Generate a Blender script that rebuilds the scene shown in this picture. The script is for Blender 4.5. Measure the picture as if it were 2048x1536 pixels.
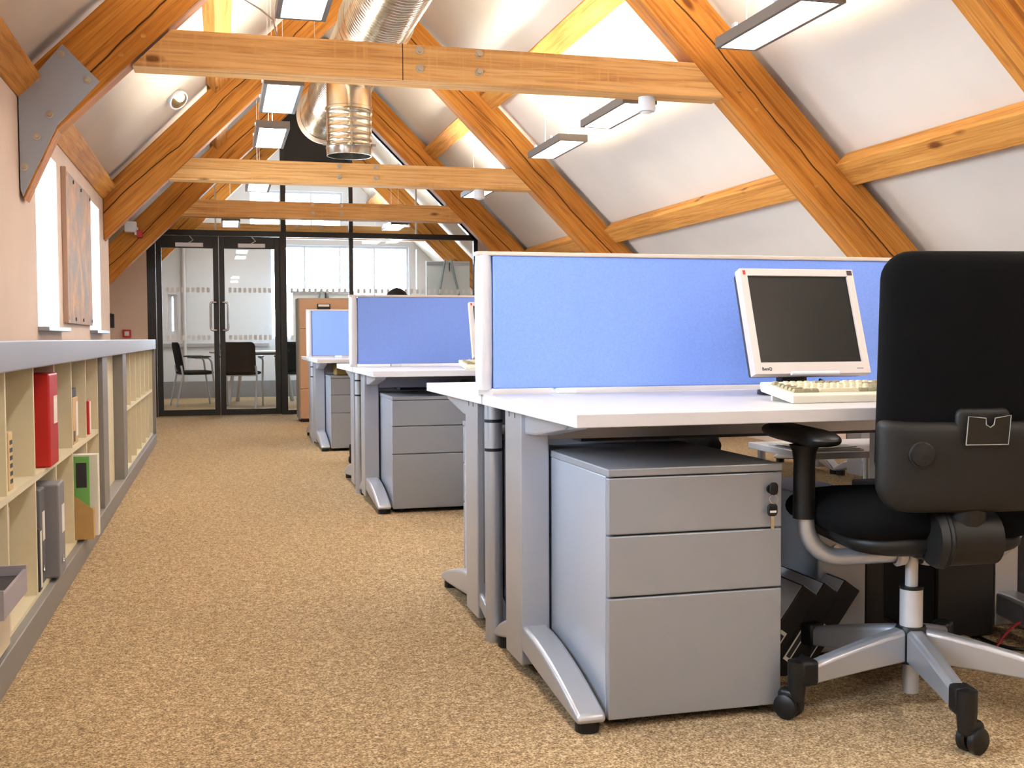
import bpy, bmesh, math, random
from mathutils import Vector, Matrix
for _o in list(bpy.data.objects): bpy.data.objects.remove(_o)
scene = bpy.context.scene
col = scene.collection
R = math.radians
random.seed(7)

# ------------------------------------------------------------------ camera
def cam_matrix(loc, yaw, pitch, roll):
    cy, sy, cp, sp = math.cos(yaw), math.sin(yaw), math.cos(pitch), math.sin(pitch)
    f = Vector((sy*cp, cy*cp, sp)); r = Vector((cy, -sy, 0)); u = r.cross(f)
    c, s = math.cos(roll), math.sin(roll)
    r2 = c*r + s*u; u2 = -s*r + c*u
    m = Matrix((r2, u2, -f)).transposed().to_4x4()
    m.translation = loc
    return m
cam = bpy.data.cameras.new('camera')
cam.sensor_width = 36.0; cam.sensor_fit = 'HORIZONTAL'
cam.lens = 2208.0/2048.0*36.0
cam.clip_start = 0.05; cam.clip_end = 200
camo = bpy.data.objects.new('camera', cam); col.objects.link(camo)
camo.matrix_world = cam_matrix(Vector((0, 0, 0.90)), R(14.80), R(-2.41), R(-0.26))
scene.camera = camo

# ------------------------------------------------------------------ world, exposure
world = bpy.data.worlds.new('overcast_sky'); scene.world = world
world.use_nodes = True
bg = world.node_tree.nodes['Background']
bg.inputs[0].default_value = (0.74, 0.87, 1.0, 1); bg.inputs[1].default_value = 26.0
vs = scene.view_settings
vs.view_transform = 'Standard'; vs.look = 'None'; vs.gamma = 1.0; vs.use_curve_mapping = False
vs.exposure = 0.65
LAMP = 24.0        # emission of the suspended fittings
try:
    scene.cycles.max_bounces = 7; scene.cycles.diffuse_bounces = 3; scene.cycles.glossy_bounces = 3
    scene.cycles.use_adaptive_sampling = True; scene.cycles.adaptive_threshold = 0.06
    scene.cycles.transparent_max_bounces = 16
    scene.cycles.use_denoising = True
    scene.cycles.sample_clamp_indirect = 8.0
    scene.cycles.caustics_reflective = False; scene.cycles.caustics_refractive = False
except Exception: pass

# window portals: daylight enters here
def portal(name, loc, sx, sy, normal):
    l = bpy.data.lights.new(name, 'AREA'); l.shape = 'RECTANGLE'; l.size = sx; l.size_y = sy
    l.cycles.is_portal = True
    o = bpy.data.objects.new(name, l); col.objects.link(o)
    o.matrix_world = Matrix.Translation(loc) @ Vector(normal).to_track_quat('-Z', 'Y').to_matrix().to_4x4()
WIN_Y = [(-0.85, -0.10), (1.50, 2.25), (3.85, 4.60), (6.18, 6.96), (8.55, 9.32)]
WIN_Z = (0.97, 1.93)
for a, b in WIN_Y: portal('daylight', Vector((-0.985, (a+b)/2, 1.45)), 0.98, b-a+0.02, (1, 0, 0))
portal('daylight', Vector((1.855, 17.78, 1.63)), 2.25, 1.5, (0, -1, 0))
portal('daylight', Vector((1.175, 17.78, 2.83)), 1.5, 0.8, (0, -1, 0))

# ------------------------------------------------------------------ helpers
def lin(c):
    if isinstance(c, str):
        c = c.lstrip('#'); c = [int(c[i:i+2], 16)/255 for i in (0, 2, 4)]
        c = [x/12.92 if x <= 0.04045 else ((x+0.055)/1.055)**2.4 for x in c]
    return (c[0], c[1], c[2], 1)
MATS = {}
def mat(name, color, rough=0.5, metal=0.0, spec=0.5, noise=0.0, nscale=40.0, bump=0.0, bscale=200.0, coat=0.0, emit=None, estr=0.0):
    if name in MATS: return MATS[name]
    m = bpy.data.materials.new(name); m.use_nodes = True; nt = m.node_tree
    b = nt.nodes['Principled BSDF']
    b.inputs['Base Color'].default_value = lin(color)
    b.inputs['Roughness'].default_value = rough; b.inputs['Metallic'].default_value = metal
    b.inputs['Specular IOR Level'].default_value = spec
    if coat: b.inputs['Coat Weight'].default_value = coat
    tc = nt.nodes.new('ShaderNodeTexCoord')
    if noise:
        n = nt.nodes.new('ShaderNodeTexNoise'); n.inputs['Scale'].default_value = nscale; n.inputs['Detail'].default_value = 4
        nt.links.new(tc.outputs['Object'], n.inputs['Vector'])
        r = nt.nodes.new('ShaderNodeMapRange'); r.inputs[1].default_value = 0.3; r.inputs[2].default_value = 0.7
        r.inputs[3].default_value = 1-noise; r.inputs[4].default_value = 1+noise
        nt.links.new(n.outputs[0], r.inputs[0])
        mx = nt.nodes.new('ShaderNodeMix'); mx.data_type = 'RGBA'; mx.blend_type = 'MULTIPLY'; mx.inputs[0].default_value = 1
        mx.inputs[6].default_value = lin(color)
        nt.links.new(r.outputs[0], mx.inputs[7]); nt.links.new(mx.outputs[2], b.inputs['Base Color'])
    if bump:
        n2 = nt.nodes.new('ShaderNodeTexNoise'); n2.inputs['Scale'].default_value = bscale; n2.inputs['Detail'].default_value = 3
        nt.links.new(tc.outputs['Object'], n2.inputs['Vector'])
        bp = nt.nodes.new('ShaderNodeBump'); bp.inputs['Strength'].default_value = bump; bp.inputs['Distance'].default_value = 0.01
        nt.links.new(n2.outputs[0], bp.inputs['Height']); nt.links.new(bp.outputs[0], b.inputs['Normal'])
    if emit is not None:
        b.inputs['Emission Color'].default_value = lin(emit); b.inputs['Emission Strength'].default_value = estr
    MATS[name] = m
    return m

def wood(name, light, mid, dark, crack=True, saw=False, scale=1.0):
    """timber: grain runs along the object's local X axis"""
    m = bpy.data.materials.new(name); m.use_nodes = True; nt = m.node_tree; N = nt.nodes; L = nt.links
    b = N['Principled BSDF']; b.inputs['Roughness'].default_value = 0.65; b.inputs['Specular IOR Level'].default_value = 0.15
    tc = N.new('ShaderNodeTexCoord'); oi = N.new('ShaderNodeObjectInfo')
    add = N.new('ShaderNodeVectorMath'); add.operation = 'ADD'
    mul = N.new('ShaderNodeMath'); mul.operation = 'MULTIPLY'; mul.inputs[1].default_value = 37.0
    L.new(oi.outputs['Random'], mul.inputs[0]); L.new(tc.outputs['Object'], add.inputs[0]); L.new(mul.outputs[0], add.inputs[1])
    mp = N.new('ShaderNodeMapping'); mp.inputs['Scale'].default_value = (1.1*scale, 30*scale, 30*scale)
    L.new(add.outputs[0], mp.inputs['Vector'])
    n1 = N.new('ShaderNodeTexNoise'); n1.inputs['Scale'].default_value = 1.0; n1.inputs['Detail'].default_value = 7; n1.inputs['Roughness'].default_value = 0.65; n1.inputs['Distortion'].default_value = 1.1
    L.new(mp.outputs[0], n1.inputs['Vector'])
    cr = N.new('ShaderNodeValToRGB'); e = cr.color_ramp.elements
    e[0].position = 0.30; e[0].color = lin(dark); e[1].position = 0.72; e[1].color = lin(light)
    x = cr.color_ramp.elements.new(0.48); x.color = lin(mid)
    L.new(n1.outputs[0], cr.inputs[0])
    last = cr.outputs[0]
    def mult(fac_socket, color):
        nonlocal last
        mx = N.new('ShaderNodeMix'); mx.data_type = 'RGBA'; mx.blend_type = 'MIX'
        L.new(fac_socket, mx.inputs[0]); L.new(last, mx.inputs[6]); mx.inputs[7].default_value = lin(color)
        last = mx.outputs[2]
    # fine dark growth lines
    mpf = N.new('ShaderNodeMapping'); mpf.inputs['Scale'].default_value = (2.2, 70, 70); L.new(add.outputs[0], mpf.inputs['Vector'])
    nf = N.new('ShaderNodeTexNoise'); nf.inputs['Scale'].default_value = 1.0; nf.inputs['Detail'].default_value = 4; nf.inputs['Distortion'].default_value = 0.6; L.new(mpf.outputs[0], nf.inputs['Vector'])
    rf = N.new('ShaderNodeMapRange'); rf.inputs[1].default_value = 0.55; rf.inputs[2].default_value = 0.70; rf.inputs[4].default_value = 0.6
    L.new(nf.outputs[0], rf.inputs[0]); mult(rf.outputs[0], dark)
    # large tonal drift
    n3 = N.new('ShaderNodeTexNoise'); n3.inputs['Scale'].default_value = 1.6; n3.inputs['Detail'].default_value = 2
    L.new(add.outputs[0], n3.inputs['Vector'])
    r3 = N.new('ShaderNodeMapRange'); r3.inputs[1].default_value = 0.42; r3.inputs[2].default_value = 0.75; r3.inputs[4].default_value = 0.45
    L.new(n3.outputs[0], r3.inputs[0]); mult(r3.outputs[0], dark)
    # knots
    v = N.new('ShaderNodeTexVoronoi'); v.inputs['Scale'].default_value = 1.0
    mpk = N.new('ShaderNodeMapping'); mpk.inputs['Scale'].default_value = (1.5, 4.0, 4.0); L.new(add.outputs[0], mpk.inputs['Vector'])
    L.new(mpk.outputs[0], v.inputs['Vector'])
    rk = N.new('ShaderNodeMapRange'); rk.inputs[1].default_value = 0.05; rk.inputs[2].default_value = 0.11; rk.inputs[3].default_value = 0.85; rk.inputs[4].default_value = 0.0
    L.new(v.outputs['Distance'], rk.inputs[0]); mult(rk.outputs[0], '#5a2a0a')
    if saw:
        mps = N.new('ShaderNodeMapping'); mps.inputs['Scale'].default_value = (60, 2.0, 2.0); L.new(add.outputs[0], mps.inputs['Vector'])
        ns = N.new('ShaderNodeTexNoise'); ns.inputs['Scale'].default_value = 1.0; ns.inputs['Detail'].default_value = 2; L.new(mps.outputs[0], ns.inputs['Vector'])
        rs = N.new('ShaderNodeMapRange'); rs.inputs[1].default_value = 0.56; rs.inputs[2].default_value = 0.72; rs.inputs[4].default_value = 0.55
        L.new(ns.outputs[0], rs.inputs[0]); mult(rs.outputs[0], mid)
    if crack:
        sx = N.new('ShaderNodeSeparateXYZ'); L.new(tc.outputs['Object'], sx.inputs[0])
        mpc = N.new('ShaderNodeMapping'); mpc.inputs['Scale'].default_value = (0.9, 0, 0); L.new(add.outputs[0], mpc.inputs['Vector'])
        nc = N.new('ShaderNodeTexNoise'); nc.inputs['Scale'].default_value = 1.0; nc.inputs['Detail'].default_value = 5; L.new(mpc.outputs[0], nc.inputs['Vector'])
        a1 = N.new('ShaderNodeMath'); a1.operation = 'MULTIPLY_ADD'; a1.inputs[1].default_value = 0.16; a1.inputs[2].default_value = -0.08
        L.new(nc.outputs[0], a1.inputs[0])
        s1 = N.new('ShaderNodeMath'); s1.operation = 'SUBTRACT'; L.new(sx.outputs['Z'], s1.inputs[0]); L.new(a1.outputs[0], s1.inputs[1])
        ab = N.new('ShaderNodeMath'); ab.operation = 'ABSOLUTE'; L.new(s1.outputs[0], ab.inputs[0])
        rc = N.new('ShaderNodeMapRange'); rc.inputs[1].default_value = 0.002; rc.inputs[2].default_value = 0.0065; rc.inputs[3].default_value = 0.95; rc.inputs[4].default_value = 0.0
        L.new(ab.outputs[0], rc.inputs[0])
        nm = N.new('ShaderNodeTexNoise'); nm.inputs['Scale'].default_value = 1.3; mpd = N.new('ShaderNodeMapping'); mpd.inputs['Scale'].default_value = (0.8, 0, 0); mpd.inputs['Location'].default_value = (5, 0, 0)
        L.new(add.outputs[0], mpd.inputs['Vector']); L.new(mpd.outputs[0], nm.inputs['Vector'])
        rm = N.new('ShaderNodeMapRange'); rm.inputs[1].default_value = 0.36; rm.inputs[2].default_value = 0.44; L.new(nm.outputs[0], rm.inputs[0])
        mm = N.new('ShaderNodeMath'); mm.operation = 'MULTIPLY'; L.new(rc.outputs[0], mm.inputs[0]); L.new(rm.outputs[0], mm.inputs[1])
        mult(mm.outputs[0], '#2a1204')
    L.new(last, b.inputs['Base Color'])
    bp = N.new('ShaderNodeBump'); bp.inputs['Strength'].default_value = 0.25; bp.inputs['Distance'].default_value = 0.004
    L.new(n1.outputs[0], bp.inputs['Height']); L.new(bp.outputs[0], b.inputs['Normal'])
    return m

def thin_glass(name, tint=(0.93, 0.96, 0.96), refl=0.5):
    m = bpy.data.materials.new(name); m.use_nodes = True; nt = m.node_tree; N = nt.nodes
    N.remove(N['Principled BSDF'])
    t = N.new('ShaderNodeBsdfTransparent'); t.inputs[0].default_value = (*tint, 1)
    g = N.new('ShaderNodeBsdfGlossy'); g.inputs['Roughness'].default_value = 0.02
    fr = N.new('ShaderNodeFresnel'); fr.inputs[0].default_value = 1.45
    ml = N.new('ShaderNodeMath'); ml.operation = 'MULTIPLY'; ml.inputs[1].default_value = refl*2
    nt.links.new(fr.outputs[0], ml.inputs[0])
    mx = N.new('ShaderNodeMixShader'); nt.links.new(ml.outputs[0], mx.inputs[0]); nt.links.new(t.outputs[0], mx.inputs[1]); nt.links.new(g.outputs[0], mx.inputs[2])
    nt.links.new(mx.outputs[0], N['Material Output'].inputs[0])
    return m

WM = {}
FR = {}        # vertex frame each object was built in
def put(o, parent=None, world=None):
    """place an object by its world matrix, keeping the parent relation exact"""
    world = world if world is not None else Matrix.Identity(4)
    if parent is not None:
        o.parent = parent; o.matrix_parent_inverse = Matrix.Identity(4)
        o.matrix_basis = WM[parent.name].inverted() @ world
    else: o.matrix_basis = world
    WM[o.name] = world.copy()
def tag(o, label=None, cat=None, group=None, kind=None):
    if label: o['label'] = label
    if cat: o['category'] = cat
    if group: o['group'] = group
    if kind: o['kind'] = kind
    return o
def thing(name, loc, label, cat, rz=0.0, group=None):
    o = bpy.data.objects.new(name, None); col.objects.link(o); o.empty_display_size = 0.1
    put(o, None, Matrix.Translation(Vector(loc)) @ Matrix.Rotation(rz, 4, 'Z')); FR[o.name] = WM[o.name].copy()
    return tag(o, label, cat, group)
def copy_tree(o, M, label=None, group=None, drop=()):
    """copy of a thing with its parts and sub-parts, moved to world matrix M"""
    src = WM[o.name]
    def rec(s, parent):
        c = s.copy(); col.objects.link(c)
        w = M @ src.inverted() @ WM[s.name]
        put(c, parent, w)
        for ch in [x for x in s.children]:
            if ch.name.split('.')[0] in drop: continue
            rec(ch, c)
        return c
    c = rec(o, None)
    if label: c['label'] = label
    if group: c['group'] = group
    return c

class MB:
    def __init__(s): s.v = []; s.f = []
    def add(s, vs, fs):
        k = len(s.v); s.v += [tuple(v) for v in vs]; s.f += [tuple(i+k for i in f) for f in fs]; return s
    def box(s, x0, x1, y0, y1, z0, z1):
        return s.add([(x0,y0,z0),(x1,y0,z0),(x1,y1,z0),(x0,y1,z0),(x0,y0,z1),(x1,y0,z1),(x1,y1,z1),(x0,y1,z1)],
                     [(0,3,2,1),(4,5,6,7),(0,1,5,4),(1,2,6,5),(2,3,7,6),(3,0,4,7)])
    def prism(s, poly, a, b, axis='Y'):
        """poly in the plane normal to axis, extruded from a to b"""
        n = len(poly)
        def P(p, t): return {'Y': (p[0], t, p[1]), 'X': (t, p[0], p[1]), 'Z': (p[0], p[1], t)}[axis]
        vs = [P(p, a) for p in poly] + [P(p, b) for p in poly]
        ar = sum(poly[i][0]*poly[(i+1) % n][1]-poly[(i+1) % n][0]*poly[i][1] for i in range(n))
        flip = (ar > 0) != (axis == 'Y')
        f0 = tuple(range(n)); f1 = tuple(range(2*n-1, n-1, -1))
        side = [(i, i+n, (i+1) % n+n, (i+1) % n) for i in range(n)]
        fs = [f0, f1]+side
        if flip: fs = [tuple(reversed(f)) for f in fs]
        return s.add(vs, fs)
    def cyl(s, p0, p1, r0, r1=None, n=20, caps=True):
        r1 = r0 if r1 is None else r1
        p0, p1 = Vector(p0), Vector(p1); d = (p1-p0).normalized()
        a = d.orthogonal().normalized(); b = d.cross(a)
        ring = [(math.cos(2*math.pi*i/n), math.sin(2*math.pi*i/n)) for i in range(n)]
        vs = [p0+r0*(c*a+q*b) for c, q in ring]+[p1+r1*(c*a+q*b) for c, q in ring]
        fs = [(i, (i+1) % n, (i+1) % n+n, i+n) for i in range(n)]
        if caps: fs += [tuple(range(n-1, -1, -1)), tuple(range(n, 2*n))]
        return s.add(vs, fs)
    def tube(s, path, r, n=10, caps=True):
        pts = [Vector(p) for p in path]; k0 = len(s.v); m = len(pts)
        rs = r if isinstance(r, (list, tuple)) else [r]*m
        a = None
        for i, p in enumerate(pts):
            d = (pts[min(i+1, m-1)]-pts[max(i-1, 0)]).normalized()
            a = d.orthogonal().normalized() if a is None else (a-d*a.dot(d)).normalized()
            b = d.cross(a)
            for j in range(n):
                t = 2*math.pi*j/n; s.v.append(tuple(p+rs[i]*(math.cos(t)*a+math.sin(t)*b)))
        for i in range(m-1):
            for j in range(n):
                s.f.append((k0+i*n+j, k0+i*n+(j+1) % n, k0+(i+1)*n+(j+1) % n, k0+(i+1)*n+j))
        if caps:
            s.f.append(tuple(k0+j for j in range(n-1, -1, -1))); s.f.append(tuple(k0+(m-1)*n+j for j in range(n)))
        return s
    def lathe(s, prof, p0, d, n=24, caps=False):
        """prof: list of (t along axis, radius)"""
        p0 = Vector(p0); d = Vector(d).normalized(); a = d.orthogonal().normalized(); b = d.cross(a); k0 = len(s.v)
        for t, r in prof:
            for j in range(n):
                q = 2*math.pi*j/n; s.v.append(tuple(p0+d*t+r*(math.cos(q)*a+math.sin(q)*b)))
        for i in range(len(prof)-1):
            for j in range(n):
                s.f.append((k0+i*n+j, k0+i*n+(j+1) % n, k0+(i+1)*n+(j+1) % n, k0+(i+1)*n+j))
        if caps:
            s.f.append(tuple(k0+j for j in range(n-1, -1, -1))); s.f.append(tuple(k0+(len(prof)-1)*n+j for j in range(n)))
        return s
    def pillow(s, w, h, t, r, M=None, bend=None, rings=(0.35, 0.6, 0.8, 0.9, 0.96, 0.99, 1.0), p=6, nc=7, hole=None):
        """rounded slab in local XZ, thickness along Y"""
        out = []
        rr = r if isinstance(r, (list, tuple)) else (r, r, r, r)
        for sx, sz, a0, q in ((1, 1, 0, rr[0]), (-1, 1, 90, rr[1]), (-1, -1, 180, rr[2]), (1, -1, 270, rr[3])):
            for i in range(nc):
                a = R(a0+90*i/(nc-1)); out.append((sx*(w/2-q)+q*math.cos(a), sz*(h/2-q)+q*math.sin(a)))
        dense = []
        for i in range(len(out)):
            x0, z0 = out[i]; x1, z1 = out[(i+1) % len(out)]
            L = math.hypot(x1-x0, z1-z0); k = max(1, int(L/(max(w, h)/8)))
            for j in range(k): dense.append((x0+(x1-x0)*j/k, z0+(z1-z0)*j/k))
        n = len(dense); k0 = len(s.v)
        M = M or Matrix.Identity(4)
        def P(x, y, z):
            y += bend(x, z) if bend else 0
            return tuple(M @ Vector((x, y, z)))
        th = lambda q: t/2*max(0.0, 1-q**p)**0.5
        s.v.append(P(0, -th(0), 0)); s.v.append(P(0, th(0), 0))
        for q in rings[:-1]:
            for x, z in dense: s.v.append(P(x*q, -th(q), z*q))
            for x, z in dense: s.v.append(P(x*q, th(q), z*q))
        eb = len(s.v)
        for x, z in dense: s.v.append(P(x, 0, z))
        def F(k, j): return k0+2+k*2*n+(j % n)
        def B(k, j): return k0+2+k*2*n+n+(j % n)
        m = len(rings)-1
        for j in range(n):
            s.f.append((k0, F(0, j), F(0, j+1))); s.f.append((k0+1, B(0, j+1), B(0, j)))
            for k in range(m-1):
                s.f.append((F(k, j), F(k+1, j), F(k+1, j+1), F(k, j+1))); s.f.append((B(k, j), B(k, j+1), B(k+1, j+1), B(k+1, j)))
            e0, e1 = eb+j, eb+(j+1) % n
            s.f.append((F(m-1, j), e0, e1, F(m-1, j+1))); s.f.append((B(m-1, j), B(m-1, j+1), e1, e0))
        return s
    def build(s, name, m, parent=None, M=None, bevel=0.0, smooth=False, seg=2, world=False):
        """M: world matrix of the vertex frame; default = the parent's frame, or the world when world=True"""
        if M is None: M = FR[parent.name] if (parent is not None and not world) else Matrix.Identity(4)
        xs = list(zip(*s.v)); c = Vector([(min(k)+max(k))/2 for k in xs])
        me = bpy.data.meshes.new(name)
        me.from_pydata([tuple(Vector(v)-c) for v in s.v], [], s.f)
        bm = bmesh.new(); bm.from_mesh(me); bmesh.ops.recalc_face_normals(bm, faces=bm.faces); bm.to_mesh(me); bm.free()
        me.materials.append(m)
        if smooth:
            for p in me.polygons: p.use_smooth = True
            try: me.set_sharp_from_angle(angle=R(42))
            except Exception: pass
        o = bpy.data.objects.new(name, me); col.objects.link(o)
        put(o, parent, M @ Matrix.Translation(c)); FR[o.name] = M.copy()
        if bevel:
            b = o.modifiers.new('edge', 'BEVEL'); b.width = bevel; b.segments = seg; b.limit_method = 'ANGLE'; b.angle_limit = R(35)
        return o
def box(name, m, parent, x0, x1, y0, y1, z0, z1, bevel=0.0, world=False, smooth=False):
    return MB().box(x0, x1, y0, y1, z0, z1).build(name, m, parent, bevel=bevel, world=world, smooth=smooth)
def struct(o): o['kind'] = 'structure'; return o
def text_mesh(name, body, size, m, parent, M, depth=0.0004, bold=False):
    cu = bpy.data.curves.new(name, 'FONT'); cu.body = body; cu.size = size; cu.extrude = depth
    t = bpy.data.objects.new(name+'_tmp', cu); col.objects.link(t)
    dg = bpy.context.evaluated_depsgraph_get(); me = bpy.data.meshes.new_from_object(t.evaluated_get(dg))
    bpy.data.objects.remove(t); me.materials.clear(); me.materials.append(m)
    o = bpy.data.objects.new(name, me); col.objects.link(o); put(o, parent, M); return o
# ------------------------------------------------------------------ materials
M_WALL = mat('cream_paint', '#d9c3b2', 0.9, spec=0.2, noise=0.03, nscale=3)
M_ROOF = mat('roof_plaster', '#d6cbbd', 0.9, spec=0.2, noise=0.03, nscale=2)
M_WHITE = mat('white_paint', '#dde1e6', 0.8, spec=0.25)
M_RAFT = wood('rafter_timber', '#d49445', '#bb7830', '#85501d')
M_TIE = wood('sawn_tie_timber', '#eec48a', '#deaa68', '#b07c48', crack=False, saw=True)
M_PURL = wood('purlin_timber', '#dba257', '#c58740', '#94602a', crack=False)
M_STEEL = mat('grey_painted_steel', '#9ca2ac', 0.5, 0.0)
M_BOLT = mat('zinc_bolt', '#b9b4a6', 0.35, 0.9)
M_DUCT = None
M_ALU = mat('silver_aluminium', '#b8bcc4', 0.33, 0.6)
M_ALUW = mat('pale_aluminium', '#d2d2d6', 0.4, 0.3)
M_PED = mat('silver_grey_enamel', '#94979d', 0.38, 0.25, noise=0.02, nscale=300)
M_PEDS = mat('silver_grey_enamel_daylit', '#b0b6c2', 0.2, 0.25)  # same enamel as the fronts, paler and bluer: window daylight put into the colour
M_TOP = mat('white_laminate', '#d2cfd0', 0.32, spec=0.5, noise=0.01, nscale=100)
M_BLUE = mat('blue_fabric', '#7f9de8', 0.95, spec=0.1, noise=0.10, nscale=420, bump=0.15, bscale=700)
M_BLACK = mat('black_plastic', '#101011', 0.45, spec=0.4)
M_BLACKP = mat('charcoal_shell_plastic', '#171615', 0.5, spec=0.35, bump=0.08, bscale=900)
M_CLOTH = mat('black_upholstery', '#060607', 0.95, spec=0.15, noise=0.2, nscale=500, bump=0.2, bscale=800)
M_FRAME = mat('black_door_frame', '#16140f', 0.45)
M_GLASS = thin_glass('partition_glass', (0.95, 0.97, 0.97), 0.35)
M_WGLASS = thin_glass('window_glass', (0.97, 0.98, 1.0), 0.4)
M_SHELF = mat('cream_shelf_laminate', '#ded2b2', 0.55, noise=0.02, nscale=30)
M_SHELFG = mat('grey_shelf_trim', '#7f7b76', 0.5)
M_SHELFT = mat('grey_shelf_top', '#8c8b90', 0.45)
M_BEIGE = mat('computer_beige', '#e3d9c4', 0.45)
M_BEZEL = mat('monitor_silver', '#cfc4bd', 0.45)
M_SCREEN = mat('dark_screen', '#0e0c08', 0.3, spec=0.3, noise=0.25, nscale=8)
M_RED = mat('red_board', '#b3140f', 0.45)
M_LAMPF = mat('bronze_grey_lamp_body', '#6d665e', 0.5, 0.2)
M_LAMP = mat('lamp_diffuser', '#ffffff', 0.5, emit=(1.0, 0.95, 0.88), estr=LAMP)
M_LAMPU = mat('lamp_uplight', '#ffffff', 0.5, emit=(1.0, 0.93, 0.82), estr=LAMP*2.4)
M_LAMPM = mat('meeting_lamp_diffuser', '#ffffff', 0.5, emit=(0.95, 0.98, 1.0), estr=LAMP*0.8)
M_WIRE = mat('white_cord', '#d8d4cc', 0.6)
M_GREYF = mat('grey_file_board', '#77767a', 0.6)
M_PAPER = mat('white_paper', '#e8e2d6', 0.8)
M_CARD = mat('tan_cardboard', '#b6935c', 0.85, noise=0.05, nscale=20)
M_GREEN = mat('green_folder', '#6fae5a', 0.6)
M_DARK = mat('dark_board', '#2c2a30', 0.6)
M_CHROME = mat('chrome', '#c9c9c9', 0.15, 1.0)

def duct_mat():
    m = bpy.data.materials.new('galvanised_duct'); m.use_nodes = True; nt = m.node_tree; b = nt.nodes['Principled BSDF']
    b.inputs['Metallic'].default_value = 1.0; b.inputs['Roughness'].default_value = 0.2
    tc = nt.nodes.new('ShaderNodeTexCoord'); n = nt.nodes.new('ShaderNodeTexNoise'); n.inputs['Scale'].default_value = 9; n.inputs['Detail'].default_value = 3
    nt.links.new(tc.outputs['Object'], n.inputs['Vector'])
    cr = nt.nodes.new('ShaderNodeValToRGB'); cr.color_ramp.elements[0].color = lin('#a99f8b'); cr.color_ramp.elements[1].color = lin('#d8d2c4')
    nt.links.new(n.outputs[0], cr.inputs[0]); nt.links.new(cr.outputs[0], b.inputs['Base Color'])
    r = nt.nodes.new('ShaderNodeMapRange'); r.inputs[3].default_value = 0.14; r.inputs[4].default_value = 0.32; nt.links.new(n.outputs[0], r.inputs[0]); nt.links.new(r.outputs[0], b.inputs['Roughness'])
    return m
M_DUCT = duct_mat()

def carpet_mat():
    m = bpy.data.materials.new('loop_pile_carpet'); m.use_nodes = True; nt = m.node_tree; N = nt.nodes; L = nt.links
    b = N['Principled BSDF']; b.inputs['Roughness'].default_value = 1.0; b.inputs['Specular IOR Level'].default_value = 0.05
    tc = N.new('ShaderNodeTexCoord')
    def noise(sc, det=3, rough=0.6):
        n = N.new('ShaderNodeTexNoise'); n.inputs['Scale'].default_value = sc; n.inputs['Detail'].default_value = det; n.inputs['Roughness'].default_value = rough
        L.new(tc.outputs['Object'], n.inputs['Vector']); return n
    n1 = noise(55, 4, 0.75); n2 = noise(210, 2); n3 = noise(1.1, 2)
    ad = N.new('ShaderNodeMath'); ad.operation = 'MULTIPLY_ADD'; ad.inputs[1].default_value = 0.66; L.new(n2.outputs[0], ad.inputs[0]); 
    m1 = N.new('ShaderNodeMath'); m1.operation = 'MULTIPLY'; m1.inputs[1].default_value = 0.34; L.new(n1.outputs[0], m1.inputs[0]); L.new(m1.outputs[0], ad.inputs[2])
    cr = N.new('ShaderNodeValToRGB'); e = cr.color_ramp.elements
    e[0].position = 0.36; e[0].color = lin('#6a5540'); e[1].position = 0.62; e[1].color = lin('#d8c3a0')
    x = e.new(0.45); x.color = lin('#917a5c'); x = e.new(0.54); x.color = lin('#b49b78')
    L.new(ad.outputs[0], cr.inputs[0])
    L.new(cr.outputs[0], b.inputs['Base Color'])
    bp = N.new('ShaderNodeBump'); bp.inputs['Strength'].default_value = 0.5; bp.inputs['Distance'].default_value = 0.006
    L.new(n2.outputs[0], bp.inputs['Height']); L.new(bp.outputs[0], b.inputs['Normal'])
    return m
M_CARPET = carpet_mat()

# ------------------------------------------------------------------ shell
XR, SR, SL = 1.175, 5.46, 3.11        # ridge x; roof lining planes x+z=SR on the right, z-x=SL on the left
Y0, Y1, PY = -3.2, 17.6, 13.4         # back wall, far gable, glazed partition
LW, LC = -0.91, 10.06                 # left wall face, its end corner
EL, ER = -1.25, 4.55                  # eaves
struct(MB().box(LW-0.03, 4.9, Y0-0.1, LC-0.24, -0.12, 0.0).box(-2.0, 4.9, LC-0.24, Y1+0.1, -0.12, 0.0).build('floor', M_CARPET))
rid = (SR+SL)/2
t = 0.12
mb = MB()
for xa, ya, yb in ((LW-0.03, Y0-0.1, LC), (EL-0.2, LC, Y1+0.1)):
    mb.prism([(xa, SL+xa), (XR, rid), (ER+0.2, SR-ER-0.2), (ER+0.2, SR-ER-0.2+t*1.5), (XR, rid+t*1.5), (xa, SL+xa+t*1.5)], ya, yb)
struct(mb.build('ceiling', M_ROOF))
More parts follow.
